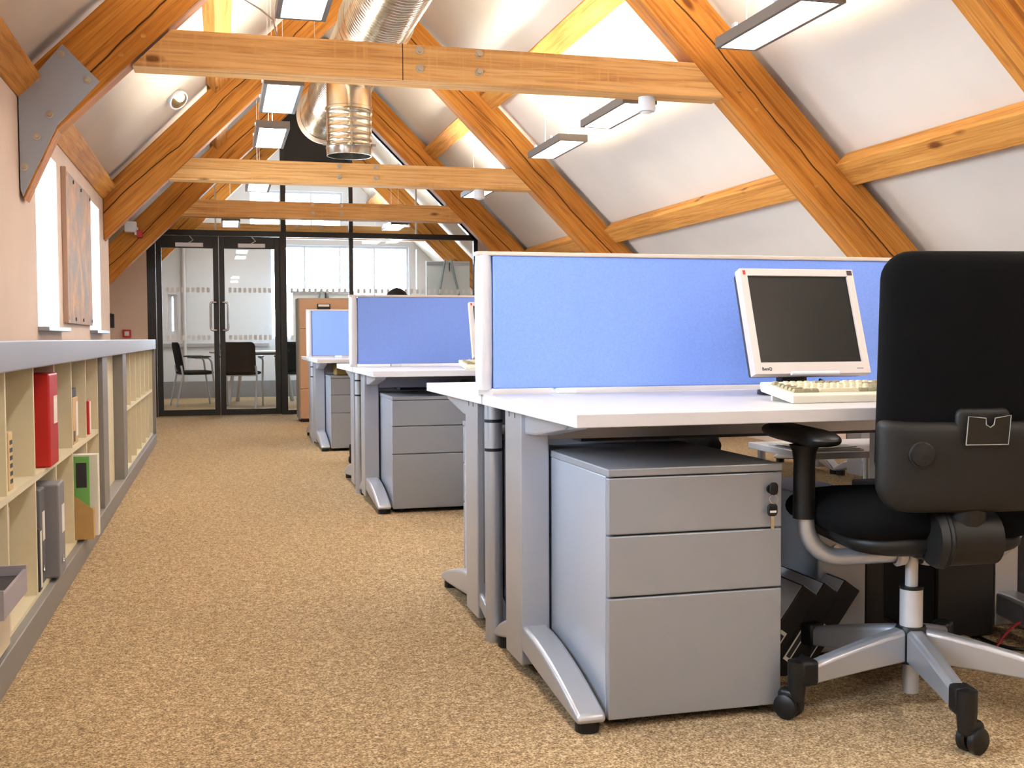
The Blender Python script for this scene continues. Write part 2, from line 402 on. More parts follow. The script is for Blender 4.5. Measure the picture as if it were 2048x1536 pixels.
# left wall with window openings
mb = MB(); ztop = SL+LW-0.001
edges = [Y0]+[v for ab in WIN_Y for v in ab]+[LC]
for i in range(0, len(edges), 2): mb.box(LW-0.03, LW, edges[i], edges[i+1], 0, ztop)
for a, b in WIN_Y:
    mb.box(LW-0.03, LW, a, b, 0, WIN_Z[0]); mb.box(LW-0.03, LW, a, b, WIN_Z[1], ztop)
struct(mb.build('wall_left', M_WALL))
struct(box('wall_recess', M_WALL, None, EL-0.1, EL, LC-0.24, Y1, 0, SL+EL))
struct(box('wall_eave', M_WALL, None, EL, LW-0.03, LC-0.24, LC, 0, SL+EL))
struct(box('wall_right', M_WALL, None, ER, ER+0.1, Y0, Y1, 0, SR-ER))
def gable_wall(name, m, ya, yb, holes, xa=EL, xb=ER, prof=None):
    """vertical strips of a gable with rectangular holes (x0,x1,z0,z1)"""
    xs = sorted(set([xa, xb, XR]+[v for h in holes for v in h[:2]]))
    zt = lambda x: SL+x if x <= XR else SR-x
    mb = MB()
    for x0, x1 in zip(xs[:-1], xs[1:]):
        hs = sorted([h for h in holes if h[0] <= x0+1e-6 and h[1] >= x1-1e-6], key=lambda h: h[2]); z = 0.0
        for h in hs:
            if h[2] > z: mb.box(x0, x1, ya, yb, z, h[2])
            z = h[3]
        mb.prism([(x0, z), (x1, z), (x1, zt(x1)), (x0, zt(x0))], ya, yb)
    return struct(mb.build(name, m))
FAR_HOLES = [(0.76, 2.95, 0.90, 2.36), (0.45, 1.90, 2.46, 3.20), (-0.76, -0.62, 0.99, 1.58)]
gable_wall('wall_far', M_WHITE, Y1, Y1+0.15, FAR_HOLES)
BACK_HOLES = []
gable_wall('wall_back', M_WALL, Y0-0.15, Y0, BACK_HOLES)

def window(name, x, y, w, h, z, axis, nbar=0, sill=True, depth=0.05, fm=M_WHITE, side=1):
    """window with its frame bars and pane; axis 'X' = set in a wall whose normal is X"""
    fr = 0.035
    def bx(mb, a0, a1, z0, z1, d0, d1):
        if axis == 'X': mb.box(x+d0, x+d1, y+a0, y+a1, z0, z1)
        else: mb.box(x+a0, x+a1, y+d0, y+d1, z0, z1)
    f = MB()
    bx(f, 0, fr, z, z+h, 0, depth); bx(f, w-fr, w, z, z+h, 0, depth); bx(f, fr, w-fr, z, z+fr, 0, depth); bx(f, fr, w-fr, z+h-fr, z+h, 0, depth)
    o = struct(f.build(name, fm))
    for i in range(nbar):
        b = MB(); c = w*(i+1)/(nbar+1); bx(b, c-0.012, c+0.012, z+fr, z+h-fr, 0.005, depth-0.005); b.build('glazing_bar', fm, o, world=True)
    g = MB(); bx(g, fr, w-fr, z+fr, z+h-fr, depth*0.4, depth*0.5); g.build('pane', M_WGLASS, o, world=True)
    if sill:
        s = MB(); s.box(LW+0.001, LW+0.055, y+0.03, y+w-0.27, z+0.015, z+0.039) if axis == 'X' else None
        s.build('window_sill', mat('grey_sill', '#8f9298', 0.35), o, bevel=0.004, world=True)
    return o
for i, (a, b) in enumerate(WIN_Y): window('window_%d' % (i+1), LW-0.061, a-0.05, b-a+0.40, WIN_Z[1]-WIN_Z[0]+0.08, WIN_Z[0]-0.04, 'X', depth=0.03)
for i, h in enumerate(FAR_HOLES): window('window_%d' % (i+6), h[0], Y1+0.06, h[1]-h[0], h[3]-h[2], h[2], 'Y', nbar=(3, 2, 2)[i], sill=False)

# ------------------------------------------------------------------ roof trusses
def beam(name, m, parent, p0, p1, w, h, up=(0, 0, 1), bevel=0.006):
    """timber p0->p1 (centre line), local X along its length, w = across (local Y), h = local Z towards up"""
    p0, p1, up = Vector(p0), Vector(p1), Vector(up)
    x = (p1-p0).normalized(); y = up.cross(x).normalized(); z = x.cross(y)
    Mw = Matrix((x, y, z)).transposed().to_4x4(); Mw.translation = (p0+p1)/2
    L = (p1-p0).length
    return MB().box(-L/2, L/2, -w/2, w/2, -h/2, h/2).build(name, m, parent, M=Mw, bevel=bevel)
def beam_poly(name, m, parent, poly, ya, yb, ang):
    """timber with outline poly (x,z) from ya to yb, grain turned by ang from X"""
    c = Vector((sum(p[0] for p in poly)/len(poly), (ya+yb)/2, sum(p[1] for p in poly)/len(poly)))
    Mw = Matrix.Translation(c) @ Matrix.Rotation(-ang, 4, 'Y'); inv = Mw.inverted()
    mb = MB().prism(poly, ya, yb); mb.v = [tuple(inv @ Vector(v)) for v in mb.v]
    return mb.build(name, m, parent, M=Mw, bevel=0.006)
def bolt(parent, x, y, z, r=0.022, d=0.014):
    b = MB().lathe([(0, r), (d*0.3, r), (d*0.35, r*0.62), (d, r*0.55), (d*1.05, 0.0005)], (x, y, z), (0, -1, 0), n=14).build('bolt', M_BOLT, parent, world=True, smooth=True)
    return b
RB = 0.15                              # rafter breadth
TR0, TR1, TL0, TL1 = 4.97, 5.39, 2.62, 3.04
def truss(y, label, lowleft, plate=False, bolts=True):
    t = thing('roof_truss', (XR, y, 0), label, 'truss', group='timber roof trusses')
    az = (TR0+TL0)/2; ax = (TR0-TL0)/2; bz = (TR1+TL1)/2; bx_ = (TR1-TL1)/2
    xe = ER-0.03
    right = [(ax, az), (xe, TR0-xe), (xe, TR1-xe), (bx_, bz)]
    beam_poly('rafter', M_RAFT, t, right, y, y+RB, -R(45))
    xl = lowleft
    left = [(ax, az), (bx_, bz), (xl, TL1+xl), (xl, TL0+xl)]
    if plate:
        left = [(ax, az), (bx_, bz), (-0.868, TL1-0.868), (-0.905, 2.07), (-0.905, 1.60), (-0.890, 1.565), (-0.736, 1.905)]
    beam_poly('rafter', M_RAFT, t, left, y, y+RB, R(45))
    zt, zb = 2.413, 2.228
    tie = beam_poly('tie_beam', M_TIE, t, [(TL0*-1+zb, zb), (TR0-zb, zb), (TR0-zt, zt), (zt-TL0, zt)], y, y+0.17, 0)
    if bolts:
        for x in (1.02, 1.335):
            for z in (2.292, 2.385): bolt(tie, x, y, z)
    if plate:
        poly = [(-0.705, 2.307), (-0.539, 2.138), (-0.736, 1.918), (-0.893, 1.58), (-0.904, 1.612), (-0.904, 2.07), (-0.868, 2.113)]
        pl = MB().prism(poly, y-0.010, y-0.0005).build('gusset_plate', M_STEEL, t, world=True, bevel=0.002)
        for x, z in ((-0.71, 2.258), (-0.827, 2.137), (-0.596, 2.143), (-0.767, 1.971), (-0.826, 1.865), (-0.885, 1.719)): bolt(pl, x, y-0.010, z, 0.018, 0.012)
        # scarf joint of the nearest tie beam, and its pegs
        sc = MB().prism([(0.93, 2.228), (0.934, 2.228), (0.934, 2.413), (0.93, 2.413)], y-0.0012, y+0.01).build('scarf_joint', mat('joint_shadow_gap', '#3a1c08', 0.9), tie, world=True)
        for x, z in ((-0.337, 2.371), (-0.441, 2.274), (2.83, 2.27), (2.93, 2.17), (3.31, 1.76)):
            MB().cyl((x, y+0.01, z), (x, y-0.004, z), 0.012, n=12).build('oak_peg', M_PURL, t, world=True)
    return t
TY = [3.62, 5.70, 9.65, 12.50, 15.0]
truss(TY[0], 'roof truss nearest the viewer, only its right rafter in view at top right', LW+0.002)
truss(TY[1], 'foreground timber roof truss with bolted tie beam and grey steel gusset plate', LW, plate=True)
truss(TY[2], 'second timber roof truss, behind the vertical metal duct', LW+0.002)
truss(TY[3], 'third timber roof truss, just in front of the glazed partition', EL+0.01)
truss(TY[4], 'timber roof truss inside the meeting room seen through the glass', EL+0.01)
# purlins between the trusses
def purlin(ya, yb, kind, label):
    up = (1, 0, 1) if kind[0] == 'r' else (-1, 0, 1)
    if kind == 'ru': a, b, s, lim = 2.27, 2.39, 5.31, SR
    if kind == 'rl': a, b, s, lim = 3.43, 3.545, 5.31, SR
    if kind == 'lu': a, b, s, lim = 0.0, 0.11, 2.95, SL
    if kind == 'll': a, b, s, lim = -0.905, -0.80, 2.95, SL
    c = (a+b)/2; w = (b-a)*math.sqrt(2); d = (lim-s)/math.sqrt(2)-0.002; n = Vector(up).normalized()
    z = (s-c) if kind[0] == 'r' else (s+c)
    p = Vector((c, 0, z))+n*d/2
    o = beam('purlin', M_PURL, None, (p.x, ya, p.z), (p.x, yb, p.z), w, d, up)
    return tag(o, label, 'purlin', 'roof purlins')
BAYS = [(Y0, TY[0], 'bay nearest the viewer'), (TY[0]+RB, TY[1], 'bay in front of the truss with the steel plate'), (TY[1]+RB, TY[2], 'bay between first and second truss'), (TY[2]+RB, TY[3], 'bay between second and third truss'), (TY[3]+RB, PY-0.06, 'short bay before the glass partition'), (PY+0.06, TY[4], 'first bay of the meeting room'), (TY[4]+RB, Y1, 'last bay of the meeting room')]
for a, b, nm in BAYS:
    for k, kn in (('ru', 'upper right'), ('rl', 'lower right'), ('lu', 'upper left'), ('ll', 'lower left')):
        if k == 'll' and a > 10.5: continue
        purlin(a+0.003, (LC if (k == 'll' and b > 10) else b)-0.003, k, 'orange timber %s purlin, %s' % (kn, nm))

# ------------------------------------------------------------------ glazed partition and doors
FT = 0.08
def pbar(mb, x0, x1, z0, z1, d=FT): mb.box(x0, x1, PY-d/2, PY+d/2, z0, z1)
pS, pL = 5.25, 2.90
part = struct(MB().box(-0.80, -0.705, PY-FT/2, PY+FT/2, 0, 2.10).build('wall_partition', M_FRAME))
def pm(name, *boxes, m=M_FRAME):
    mb = MB()
    for q in boxes: pbar(mb, *q)
    return mb.build(name, m, part, world=True, bevel=0.004)
pm('transom', (-0.80, 3.10, 2.10, 2.165))
pm('mullion', (0.70, 0.775, 0, 2.10)); pm('mullion', (0.715, 0.775, 2.165, pL+0.715-0.08))
pm('mullion', (1.515, 1.565, 0, 2.10)); pm('mullion', (1.515, 1.565, 2.165, pS-1.565-0.08))
pm('mullion', (3.05, 3.10, 0, 2.10)); pm('bottom_rail', (0.775, 3.05, 0, 0.05))
def slant(side):
    w = 0.085
    if side > 0: poly = [(XR, pS-XR), (3.12, pS-3.12), (3.12, pS-3.12-w), (XR, pS-XR-w)]
    else: poly = [(XR, pL+XR), (-0.80, pL-0.80), (-0.80, pL-0.80-w), (XR, pL+XR-w)]
    return MB().prism(poly, PY-FT/2, PY+FT/2).build('sloping_frame', M_FRAME, part, world=True)
slant(1); slant(-1)
apex = (pS+pL)/2-0.09
MB().prism([(0.775, 2.92), (1.515, 2.92), (1.515, pS-1.515-0.09), ((pS-pL)/2, apex), (0.775, pL+0.775-0.09)], PY-0.02, PY+0.02).build('apex_panel', mat('charcoal_panel', '#1d1c1b', 0.6), part, world=True)
def pane(poly): MB().prism(poly, PY-0.006, PY+0.006).build('glass_pane', M_GLASS, part, world=True)
pane([(0.775, 0.05), (1.515, 0.05), (1.515, 2.10), (0.775, 2.10)])
pane([(1.565, 0.05), (2.334, 0.05), (2.334, 2.10), (1.565, 2.10)]); pane([(2.342, 0.05), (3.05, 0.05), (3.05, 2.10), (2.342, 2.10)])
pane([(0.775, 2.165), (1.515, 2.165), (1.515, 2.92), (0.775, 2.92)])
pane([(1.565, 2.165), (2.334, 2.165), (2.334, pS-2.334-0.09), (1.565, pS-1.565-0.09)]); pane([(2.342, 2.165), (2.99, 2.165), (2.342, pS-2.342-0.09)])
pane([(-0.024, 2.165), (0.715, 2.165), (0.715, pL+0.715-0.09), (-0.024, pL-0.024-0.09)]); pane([(-0.63, 2.165), (-0.032, 2.165), (-0.032, pL-0.032-0.09), (-0.63, pL-0.63-0.09)])
for x, z1 in ((-0.028, 2.78), (2.338, 2.82)):
    box('glass_joint', mat('white_silicone', '#dcdcda', 0.6), part, x-0.009, x+0.009, PY-0.012, PY+0.012, 2.165, z1, world=True)
# plaster either side and above the partition frame
zt = lambda x: SL+x if x <= XR else SR-x
mb = MB()
mb.prism([(EL, 0), (-0.80, 0), (-0.80, SL-0.80), (EL, SL+EL)], PY-0.05, PY+0.05)
mb.prism([(3.10, 0), (ER, 0), (ER, SR-ER), (3.10, SR-3.10)], PY-0.05, PY+0.05)
mb.prism([(-0.80, pL-0.80), (XR, pL+XR), (XR, rid), (-0.80, SL-0.80)], PY-0.05, PY+0.05)
mb.prism([(XR, pS-XR), (3.10, pS-3.10), (3.10, SR-3.10), (XR, rid)], PY-0.05, PY+0.05)
struct(mb.build('wall_gable', M_WALL))
def door(name, xa, xb, handle_x, label):
    d = MB(); st = 0.062
    d.box(xa, xa+st, PY-0.025, PY+0.025, 0.005, 2.095); d.box(xb-st, xb, PY-0.025, PY+0.025, 0.005, 2.095)
    d.box(xa+st, xb-st, PY-0.025, PY+0.025, 0.005, 0.075); d.box(xa+st, xb-st, PY-0.025, PY+0.025, 1.955, 2.095)
    o = struct(d.build(name, M_FRAME, bevel=0.004)); o['label'] = label
    box('glass_pane', M_GLASS, o, xa+st, xb-st, PY-0.005, PY+0.005, 0.075, 1.955, world=True)
    y = PY-0.07
    sg = 1 if handle_x > 0 else -1; hx2 = handle_x*0.75; ox = sg*0.098
    MB().tube([(hx2, PY-0.025, 1.00), (hx2, y+0.012, 1.00), (hx2+sg*0.012, y, 1.00), (ox-sg*0.022, y, 1.00), (ox-sg*0.006, y, 1.007), (ox, y, 1.025), (ox, y, 1.30), (ox-sg*0.006, y, 1.318), (ox-sg*0.022, y, 1.325), (hx2+sg*0.012, y, 1.325), (hx2, y+0.012, 1.325), (hx2, PY-0.025, 1.325)], 0.013, n=10).build('handle', M_CHROME, o, world=True, smooth=True)
    cx = (xa+xb)/2+0.02
    c = box('door_closer', M_ALUW, o, cx-0.15, cx+0.16, PY-0.075, PY-0.026, 1.965, 2.012, bevel=0.004, world=True)
    MB().tube([(cx, PY-0.05, 2.012), (cx+0.05, PY-0.09, 2.04), (cx+0.01, PY-0.05, 2.09)], 0.007, n=6).build('closer_arm', M_ALUW, c, world=True)
    n = 9
    for zc in (0.915, 1.47):
        for i in range(n):
            x = xa+st+0.03+(xb-xa-2*st-0.06)*(i+0.5)/n
            box('manifestation_square', mat('frosted_film', '#e9eef0', 0.7), o, x-0.016, x+0.016, PY-0.0065, PY-0.0052, zc-0.028, zc+0.028, world=True)
    return o
door('door_1', -0.70, -0.002, -0.045, 'left black framed glass door leaf'); door('door_2', 0.002, 0.698, 0.045, 'right black framed glass door leaf')
for x0, x1, n in ((0.80, 1.50, 10), (1.59, 3.03, 20)):
    for i in range(n):
        x = x0+(x1-x0)*(i+0.5)/n
        for zc in (0.915, 1.47):
            box('manifestation_square', MATS['frosted_film'], part, x-0.016, x+0.016, PY-0.0075, PY-0.0062, zc-0.028, zc+0.028, world=True)
# ------------------------------------------------------------------ ventilation duct
def ribbed(L, r, pitch, h=0.006, w=0.014, t0=0.0):
    prof = [(0, r)]; x = pitch*0.5+t0
    while x < L-w:
        prof += [(x-w/2, r), (x-w/4, r+h), (x+w/4, r+h), (x+w/2, r)]; x += pitch
    return prof+[(L, r)]
dA, dB = Vector((0.985, 10.55, 2.985)), Vector((1.30, -2.9, 3.26))
dax = (dB-dA).normalized(); dL = (dB-dA).length
dt = thing('ventilation_duct', dA, 'galvanised spiral duct running along the roof ridge with a dropped branch', 'duct')
RD = 0.232
body = MB().lathe(ribbed(dL, RD, 0.05, h=0.0028, w=0.012), dA, dax, n=40).build('duct_run', M_DUCT, dt, world=True, smooth=True)
MB().lathe([(-0.03, RD-0.02), (-0.03, RD+0.03), (0.03, RD+0.035), (0.05, RD+0.004)], dA, dax, n=40).build('end_flange', mat('matt_zinc', '#a79a8c', 0.5, 0.6), dt, world=True, smooth=True)
for s in (2.95, 3.06): MB().lathe([(-0.02, RD+0.002), (-0.015, RD+0.022), (0.015, RD+0.022), (0.02, RD+0.002)], dA+dax*s, dax, n=40).build('joint_collar', M_DUCT, body, world=True, smooth=True)
MB().lathe([(0, 0.03), (0, RD-0.03)], dA+dax*0.25, dax, n=40).build('damper_plate', mat('duct_inside', '#55504a', 0.7, 0.3), body, world=True)
vx, vy = 0.985, 8.6
r2 = 0.172; zt_, zb_ = 3.03, 2.30
prof = [(0, r2), (0.36, r2), (0.365, r2+0.008), (0.385, r2+0.008), (0.39, r2), (0.41, r2+0.007), (0.42, r2)]
for q in (0.465, 0.52, 0.575, 0.62, 0.655): prof += [(q-0.004, r2), (q, r2+0.003), (q+0.004, r2)]
prof += [(0.67, r2+0.008), (0.68, r2+0.004), (zt_-zb_, r2), (zt_-zb_, r2-0.006), (0.4, r2-0.006)]
drop = MB().lathe(prof, (vx, vy, zt_), (0, 0, -1), n=36).build('dropped_branch', M_DUCT, dt, world=True, smooth=True)
for s in (-1, 1): MB().cyl((vx+s*r2, vy-0.02, 2.385), (vx+s*(r2+0.03), vy-0.02, 2.385), 0.012, n=10).build('clamp_screw', M_BOLT, drop, world=True)
box('seam', M_DUCT, drop, vx-0.006, vx+0.006, vy-r2-0.004, vy-r2+0.004, 2.305, 2.67, world=True)
for yy in (6.9, 9.2):
    for s in (-1, 1):
        c = dA+dax*((10.55-yy)/abs(dax.y))
        MB().tube([(c.x+s*RD, yy, c.z), (c.x+s*RD*1.02, yy, rid-RD*1.02-0.02)], 0.004, n=6).build('hanger_rod', M_BOLT, dt, world=True)

# ------------------------------------------------------------------ suspended luminaires
def luminaire(x, yc, label, zb=2.32, w=0.222, L=0.82, md=None):
    t = thing('suspended_luminaire', (x, yc, zb), label, 'light fitting', group='suspended strip lights')
    f = MB(); b = 0.022; h = 0.05
    f.box(-w/2, -w/2+b, -L/2, L/2, 0, h); f.box(w/2-b, w/2, -L/2, L/2, 0, h); f.box(-w/2+b, w/2-b, -L/2, -L/2+b, 0, h); f.box(-w/2+b, w/2-b, L/2-b, L/2, 0, h)
    f.build('housing', M_LAMPF, t)
    box('diffuser', md or M_LAMP, t, -w/2+b, w/2-b, -L/2+b, L/2-b, 0.004, 0.014)
    box('uplight_panel', md or M_LAMPU, t, -w/2+b, w/2-b, -L/2+b, L/2-b, 0.036, 0.046)
    zr = (SL+x if x < XR else SR-x)-zb
    for s in (-1, 1):
        MB().cyl((0, s*L*0.36, h-0.01), (0, s*L*0.36, zr-0.002), 0.0016, n=6).build('suspension_wire', M_WIRE, t)
        box('wire_clip', M_ALUW, t, -w/2-0.004, -w/2+0.012, s*L*0.25-0.015, s*L*0.25+0.015, h, h+0.018)
    return t
NM = {10.62: 'in front of the third truss', 8.09: 'just before the second truss', 6.77: 'just behind the nearest tie beam', 4.66: 'in front of the nearest tie beam', 2.45: 'out past the viewer\'s shoulder', 0.3: 'overhead behind the viewer', -1.6: 'at the back of the room'}
for yc, nm in NM.items():
    luminaire(0.37, yc, 'slim strip light in the left row, %s' % nm); luminaire(2.495, yc, 'slim strip light in the right row, %s' % nm)
for x, y in ((0.15, 14.2), (2.2, 14.2), (0.15, 16.3), (2.2, 16.3)): luminaire(x, y, 'meeting room strip light over %s, %s' % ('the chairs' if x < 1 else 'the easel side', 'near the glass' if y < 15 else 'near the far window'), md=M_LAMPM)
# detectors under the tie beams, downlight, emergency light
for (x, y, z, nm) in ((2.31, TY[1]+0.09, 2.228, 'nearest'), (2.277, TY[2]+0.09, 2.228, 'second')):
    s = thing('ceiling_sensor', (x, y, z), 'small white cylindrical sensor under the %s tie beam' % nm, 'sensor', group='white sensors')
    MB().lathe([(0, 0.001), (0, 0.046), (-0.05, 0.047), (-0.062, 0.05), (-0.078, 0.046), (-0.08, 0.001)], (0, 0, 0), (0, 0, 1), n=24).build('body', M_WHITE, s, smooth=True)
    MB().lathe([(-0.080, 0.03), (-0.086, 0.026), (-0.09, 0.001)], (0, 0, 0), (0, 0, 1), n=16).build('lens', M_PAPER, s, smooth=True)
dl = Vector((-0.319, 9.03, 2.791)); nrm = Vector((0.62, -0.55, -0.66)).normalized(); dl += Vector((1, 0, -1))*0.035
d = thing('downlight', dl, 'round recessed eyeball downlight in the left roof slope', 'light fitting')
MB().lathe([(-0.06, 0.06), (0.0, 0.085), (0.010, 0.082), (0.012, 0.078), (0.010, 0.070), (0.0, 0.068)], dl, nrm, n=28).build('trim_ring', M_WHITE, d, world=True, smooth=True)
MB().lathe([(0.010, 0.070), (0.004, 0.060), (0.002, 0.001)], dl, nrm, n=28).build('reflector', mat('dark_bronze_reflector', '#7a6a50', 0.3, 0.8), d, world=True, smooth=True)
MB().lathe([(0.0, 0.034), (0.014, 0.030), (0.020, 0.001)], dl+Vector((0.016, 0, 0.016))+Vector((0, -0.012, 0)), nrm, n=20).build('bulb', mat('warm_bulb', '#fff0d8', 0.5, emit=(1, 0.86, 0.62), estr=30), d, world=True, smooth=True)
e = thing('emergency_light', (-0.90, 12.40, 2.04), 'small white emergency light with red lens on the third truss rafter', 'light fitting')
box('body', M_WHITE, e, -0.06, 0.06, 0.0, 0.099, 0.0, 0.11, bevel=0.008); box('lens', M_RED, e, 0.061, 0.12, 0.02, 0.09, -0.06, 0.02, bevel=0.008)
box('bracket', M_WHITE, e, 0.04, 0.075, 0.03, 0.08, -0.03, 0.05)
c = thing('fire_call_point', (-1.025, PY-0.052, 0.92), 'small red fire call point on the wall left of the glass doors', 'call point')
box('body', M_RED, c, -0.045, 0.045, -0.04, 0, 0, 0.09, bevel=0.005); box('press_panel', M_WHITE, c, -0.025, 0.025, -0.044, -0.040, 0.02, 0.07)
c = thing('coat_hook', (-1.19, PY-0.052, 1.03), 'dark coat hook beside the red fire call point', 'hook')
box('back_plate', M_DARK, c, -0.03, 0.03, -0.012, 0, 0, 0.16, bevel=0.003)
MB().tube([(0, -0.01, 0.12), (0, -0.05, 0.13), (0, -0.07, 0.16)], 0.012, n=8).build('hook', M_DARK, c); MB().tube([(0, -0.01, 0.05), (0, -0.05, 0.03), (0, -0.06, 0.06)], 0.012, n=8).build('hook', M_DARK, c)
w = thing('loose_cable', (0.25, 6.2, 2.5), 'thin loose cable hanging above the nearest tie beam', 'cable')
MB().tube([(0.10, 6.3, 3.2), (0.16, 6.25, 2.74), (0.24, 6.2, 2.68), (0.30, 6.1, 2.60), (0.315, 6.0, 2.49)], 0.005, n=6).build('cord', mat('grey_cord', '#8f8a80', 0.6), w, world=True, smooth=True)

# weathered old map / board between the left windows
def map_mat():
    m = bpy.data.materials.new('faded_print'); m.use_nodes = True; nt = m.node_tree; N = nt.nodes; L = nt.links; b = N['Principled BSDF']; b.inputs['Roughness'].default_value = 0.75
    tc = N.new('ShaderNodeTexCoord'); mp = N.new('ShaderNodeMapping'); mp.inputs['Scale'].default_value = (1, 3.6, 3.0); L.new(tc.outputs['Object'], mp.inputs[0])
    n = N.new('ShaderNodeTexNoise'); n.inputs['Scale'].default_value = 1.6; n.inputs['Detail'].default_value = 8; n.inputs['Roughness'].default_value = 0.7; L.new(mp.outputs[0], n.inputs[0])
    cr = N.new('ShaderNodeValToRGB'); e = cr.color_ramp.elements; e[0].position = 0.33; e[0].color = lin('#7d8288'); e[1].position = 0.66; e[1].color = lin('#c49a72')
    x = e.new(0.45); x.color = lin('#94857c'); x = e.new(0.55); x.color = lin('#b08c70')
    L.new(n.outputs[0], cr.inputs[0]); L.new(cr.outputs[0], b.inputs['Base Color']); return m
mp_ = thing('wall_map', (LW, 7.85, 1.0), 'faded brown and grey map board pinned between the two left windows', 'map')
box('board', map_mat(), mp_, 0.001, 0.022, -0.68, 0.68, 0.0, 0.93, bevel=0.002)
box('edge_strip', mat('pale_batten', '#a98a74', 0.7), mp_, 0.001, 0.03, -0.71, -0.682, 0.0, 0.94, bevel=0.002)
for yy in (-0.66, -0.3, 0.1, 0.62):
    for zz in (0.03, 0.90): MB().cyl((0.022, yy, zz), (0.028, yy, zz), 0.012, n=8).build('pin', M_DARK, mp_)

# ------------------------------------------------------------------ low shelving along the left wall
SF, SB = -0.565, LW+0.006          # fronts and backs of the pigeonholes
sh = thing('shelving_run', (-0.72, 6.0, 0), 'long low cream pigeonhole shelving with grey top and plinth along left wall', 'shelving')
def sbx(name, m, x0, x1, y0, y1, z0, z1, bev=0.0): return box(name, m, sh, x0, x1, y0, y1, z0, z1, bevel=bev, world=True)
SY0, SY1 = 1.37, 9.98
sbx('plinth', M_SHELFG, SB, -0.54, SY0, SY1, 0.0, 0.088, 0.003)
tops = sbx('top_board', M_SHELFT, SB, -0.535, SY0, SY1, 0.815, 0.898, 0.004)
divs = [1.37, 1.835, 2.30, 2.77, 3.23, 3.70, 4.15, 4.61, 5.08, 5.56]
Z0, ZM, Z1 = 0.088, 0.455, 0.815
for y in divs: sbx('divider', M_SHELF, SB, SF, y, y+0.018, Z0, Z1)
for a, b in zip(divs[:-1], divs[1:]):
    sbx('middle_shelf', M_SHELF, SB, SF, a+0.018, b, ZM, ZM+0.02); sbx('bottom_shelf', M_SHELF, SB, SF, a+0.018, b, Z0, Z0+0.012)
sbx('back_panel', M_SHELF, SB, SB+0.012, 1.388, 5.56, Z0+0.012, Z1)
sbx('grey_upright', M_SHELFG, SB, -0.545, 5.60, 5.84, Z0, Z1); sbx('filler_panel', M_SHELF, SB, -0.60, 5.84, 6.74, Z0, Z1)
sbx('grey_upright', M_SHELFG, SB, -0.545, 6.74, 6.98, Z0, Z1)
div2 = [7.05+0.475*i for i in range(7)]
for y in div2: sbx('divider', M_SHELF, SB, SF, y, y+0.018, Z0, Z1)
for a, b in zip(div2[:-1], div2[1:]):
    sbx('middle_shelf', M_SHELF, SB, SF, a+0.018, b, ZM, ZM+0.02); sbx('bottom_shelf', M_SHELF, SB, SF, a+0.018, b, Z0, Z0+0.012)
sbx('back_panel', M_SHELF, SB, SB+0.012, 7.068, 9.9, Z0+0.012, Z1)
sbx('end_panel', M_SHELFG, SB, -0.54, 9.925, 9.98, Z0, Z1)

def lever_file(y0, w, z, m, label, xf=-0.59, h=0.315, dep=0.275, lab=True, hole=True, lm=None):
    t = thing('lever_arch_file', (xf, y0+w/2, z), label, 'file', group='files on the shelving')
    MB().box(-dep, 0, -w/2, w/2, 0, h).build('cover', m, t, bevel=0.006)
    if lab: box('spine_label', lm or M_PAPER, t, 0.0, 0.0015, -w*0.05, w*0.36, h*0.45, h*0.75)
    if hole: MB().lathe([(0, 0.016), (0.003, 0.016), (0.003, 0.011), (0.0005, 0.010), (0.0005, 0.0002)], (0.0, 0, h*0.17), (1, 0, 0), n=16).build('finger_ring', M_CHROME, t, smooth=True)
    return t
zU, zL = ZM+0.02, Z0+0.012
lever_file(3.92, 0.19, zU, M_RED, 'bright red lever arch file standing in the upper shelf row', xf=-0.548, h=0.312, hole=False)
lever_file(3.80, 0.09, zU, mat('cream_file', '#cbb491', 0.6), 'cream file tucked in beside the red lever arch file', xf=-0.60, h=0.29, lab=False)
lever_file(4.20, 0.10, zU, mat('charcoal_file', '#4b4747', 0.6), 'charcoal file right of the red one, with a yellow note', xf=-0.60, h=0.30, lm=mat('yellow_note', '#e8dfa0', 0.7), hole=False)
lever_file(3.81, 0.11, zL, mat('dark_grey_file', '#56555b', 0.6), 'dark grey lever arch file, left of the pair in the lower row', xf=-0.57)
lever_file(3.945, 0.14, zL, M_GREYF, 'lighter grey lever arch file, right of the pair in the lower row', xf=-0.53)
def box_item(name, loc, size, m, label, cat, rz=0.0, tilt=0.0, parts=()):
    t = thing(name, loc, label, cat, rz=rz, group='things on the shelving')
    M_ = WM[t.name] @ Matrix.Rotation(tilt, 4, 'X')
    dx, dy, dz = size
    mb = MB().box(-dx, 0, 0, dy, 0, dz); mb.build('body', m, t, M=M_, bevel=0.003)
    for nm, pm_, q in parts: MB().box(*q).build(nm, pm_, t, M=M_)
    return t
box_item('paper_stack', (-0.585, 3.29, zU), (0.24, 0.03, 0.235), mat('brown_cover', '#8d6a4a', 0.7), 'brown covered catalogue leaning in the upper row, far left', 'book', tilt=-0.06)
t = box_item('printed_box', (-0.575, 3.335, zU), (0.24, 0.06, 0.165), mat('beige_carton', '#d6bb8a', 0.8), 'small beige carton with black lettering bars, upper row far left', 'box')
for i in range(6): box('printed_mark', M_DARK, t, 0.0, 0.001, 0.012, 0.048, 0.02+i*0.022, 0.032+i*0.022)
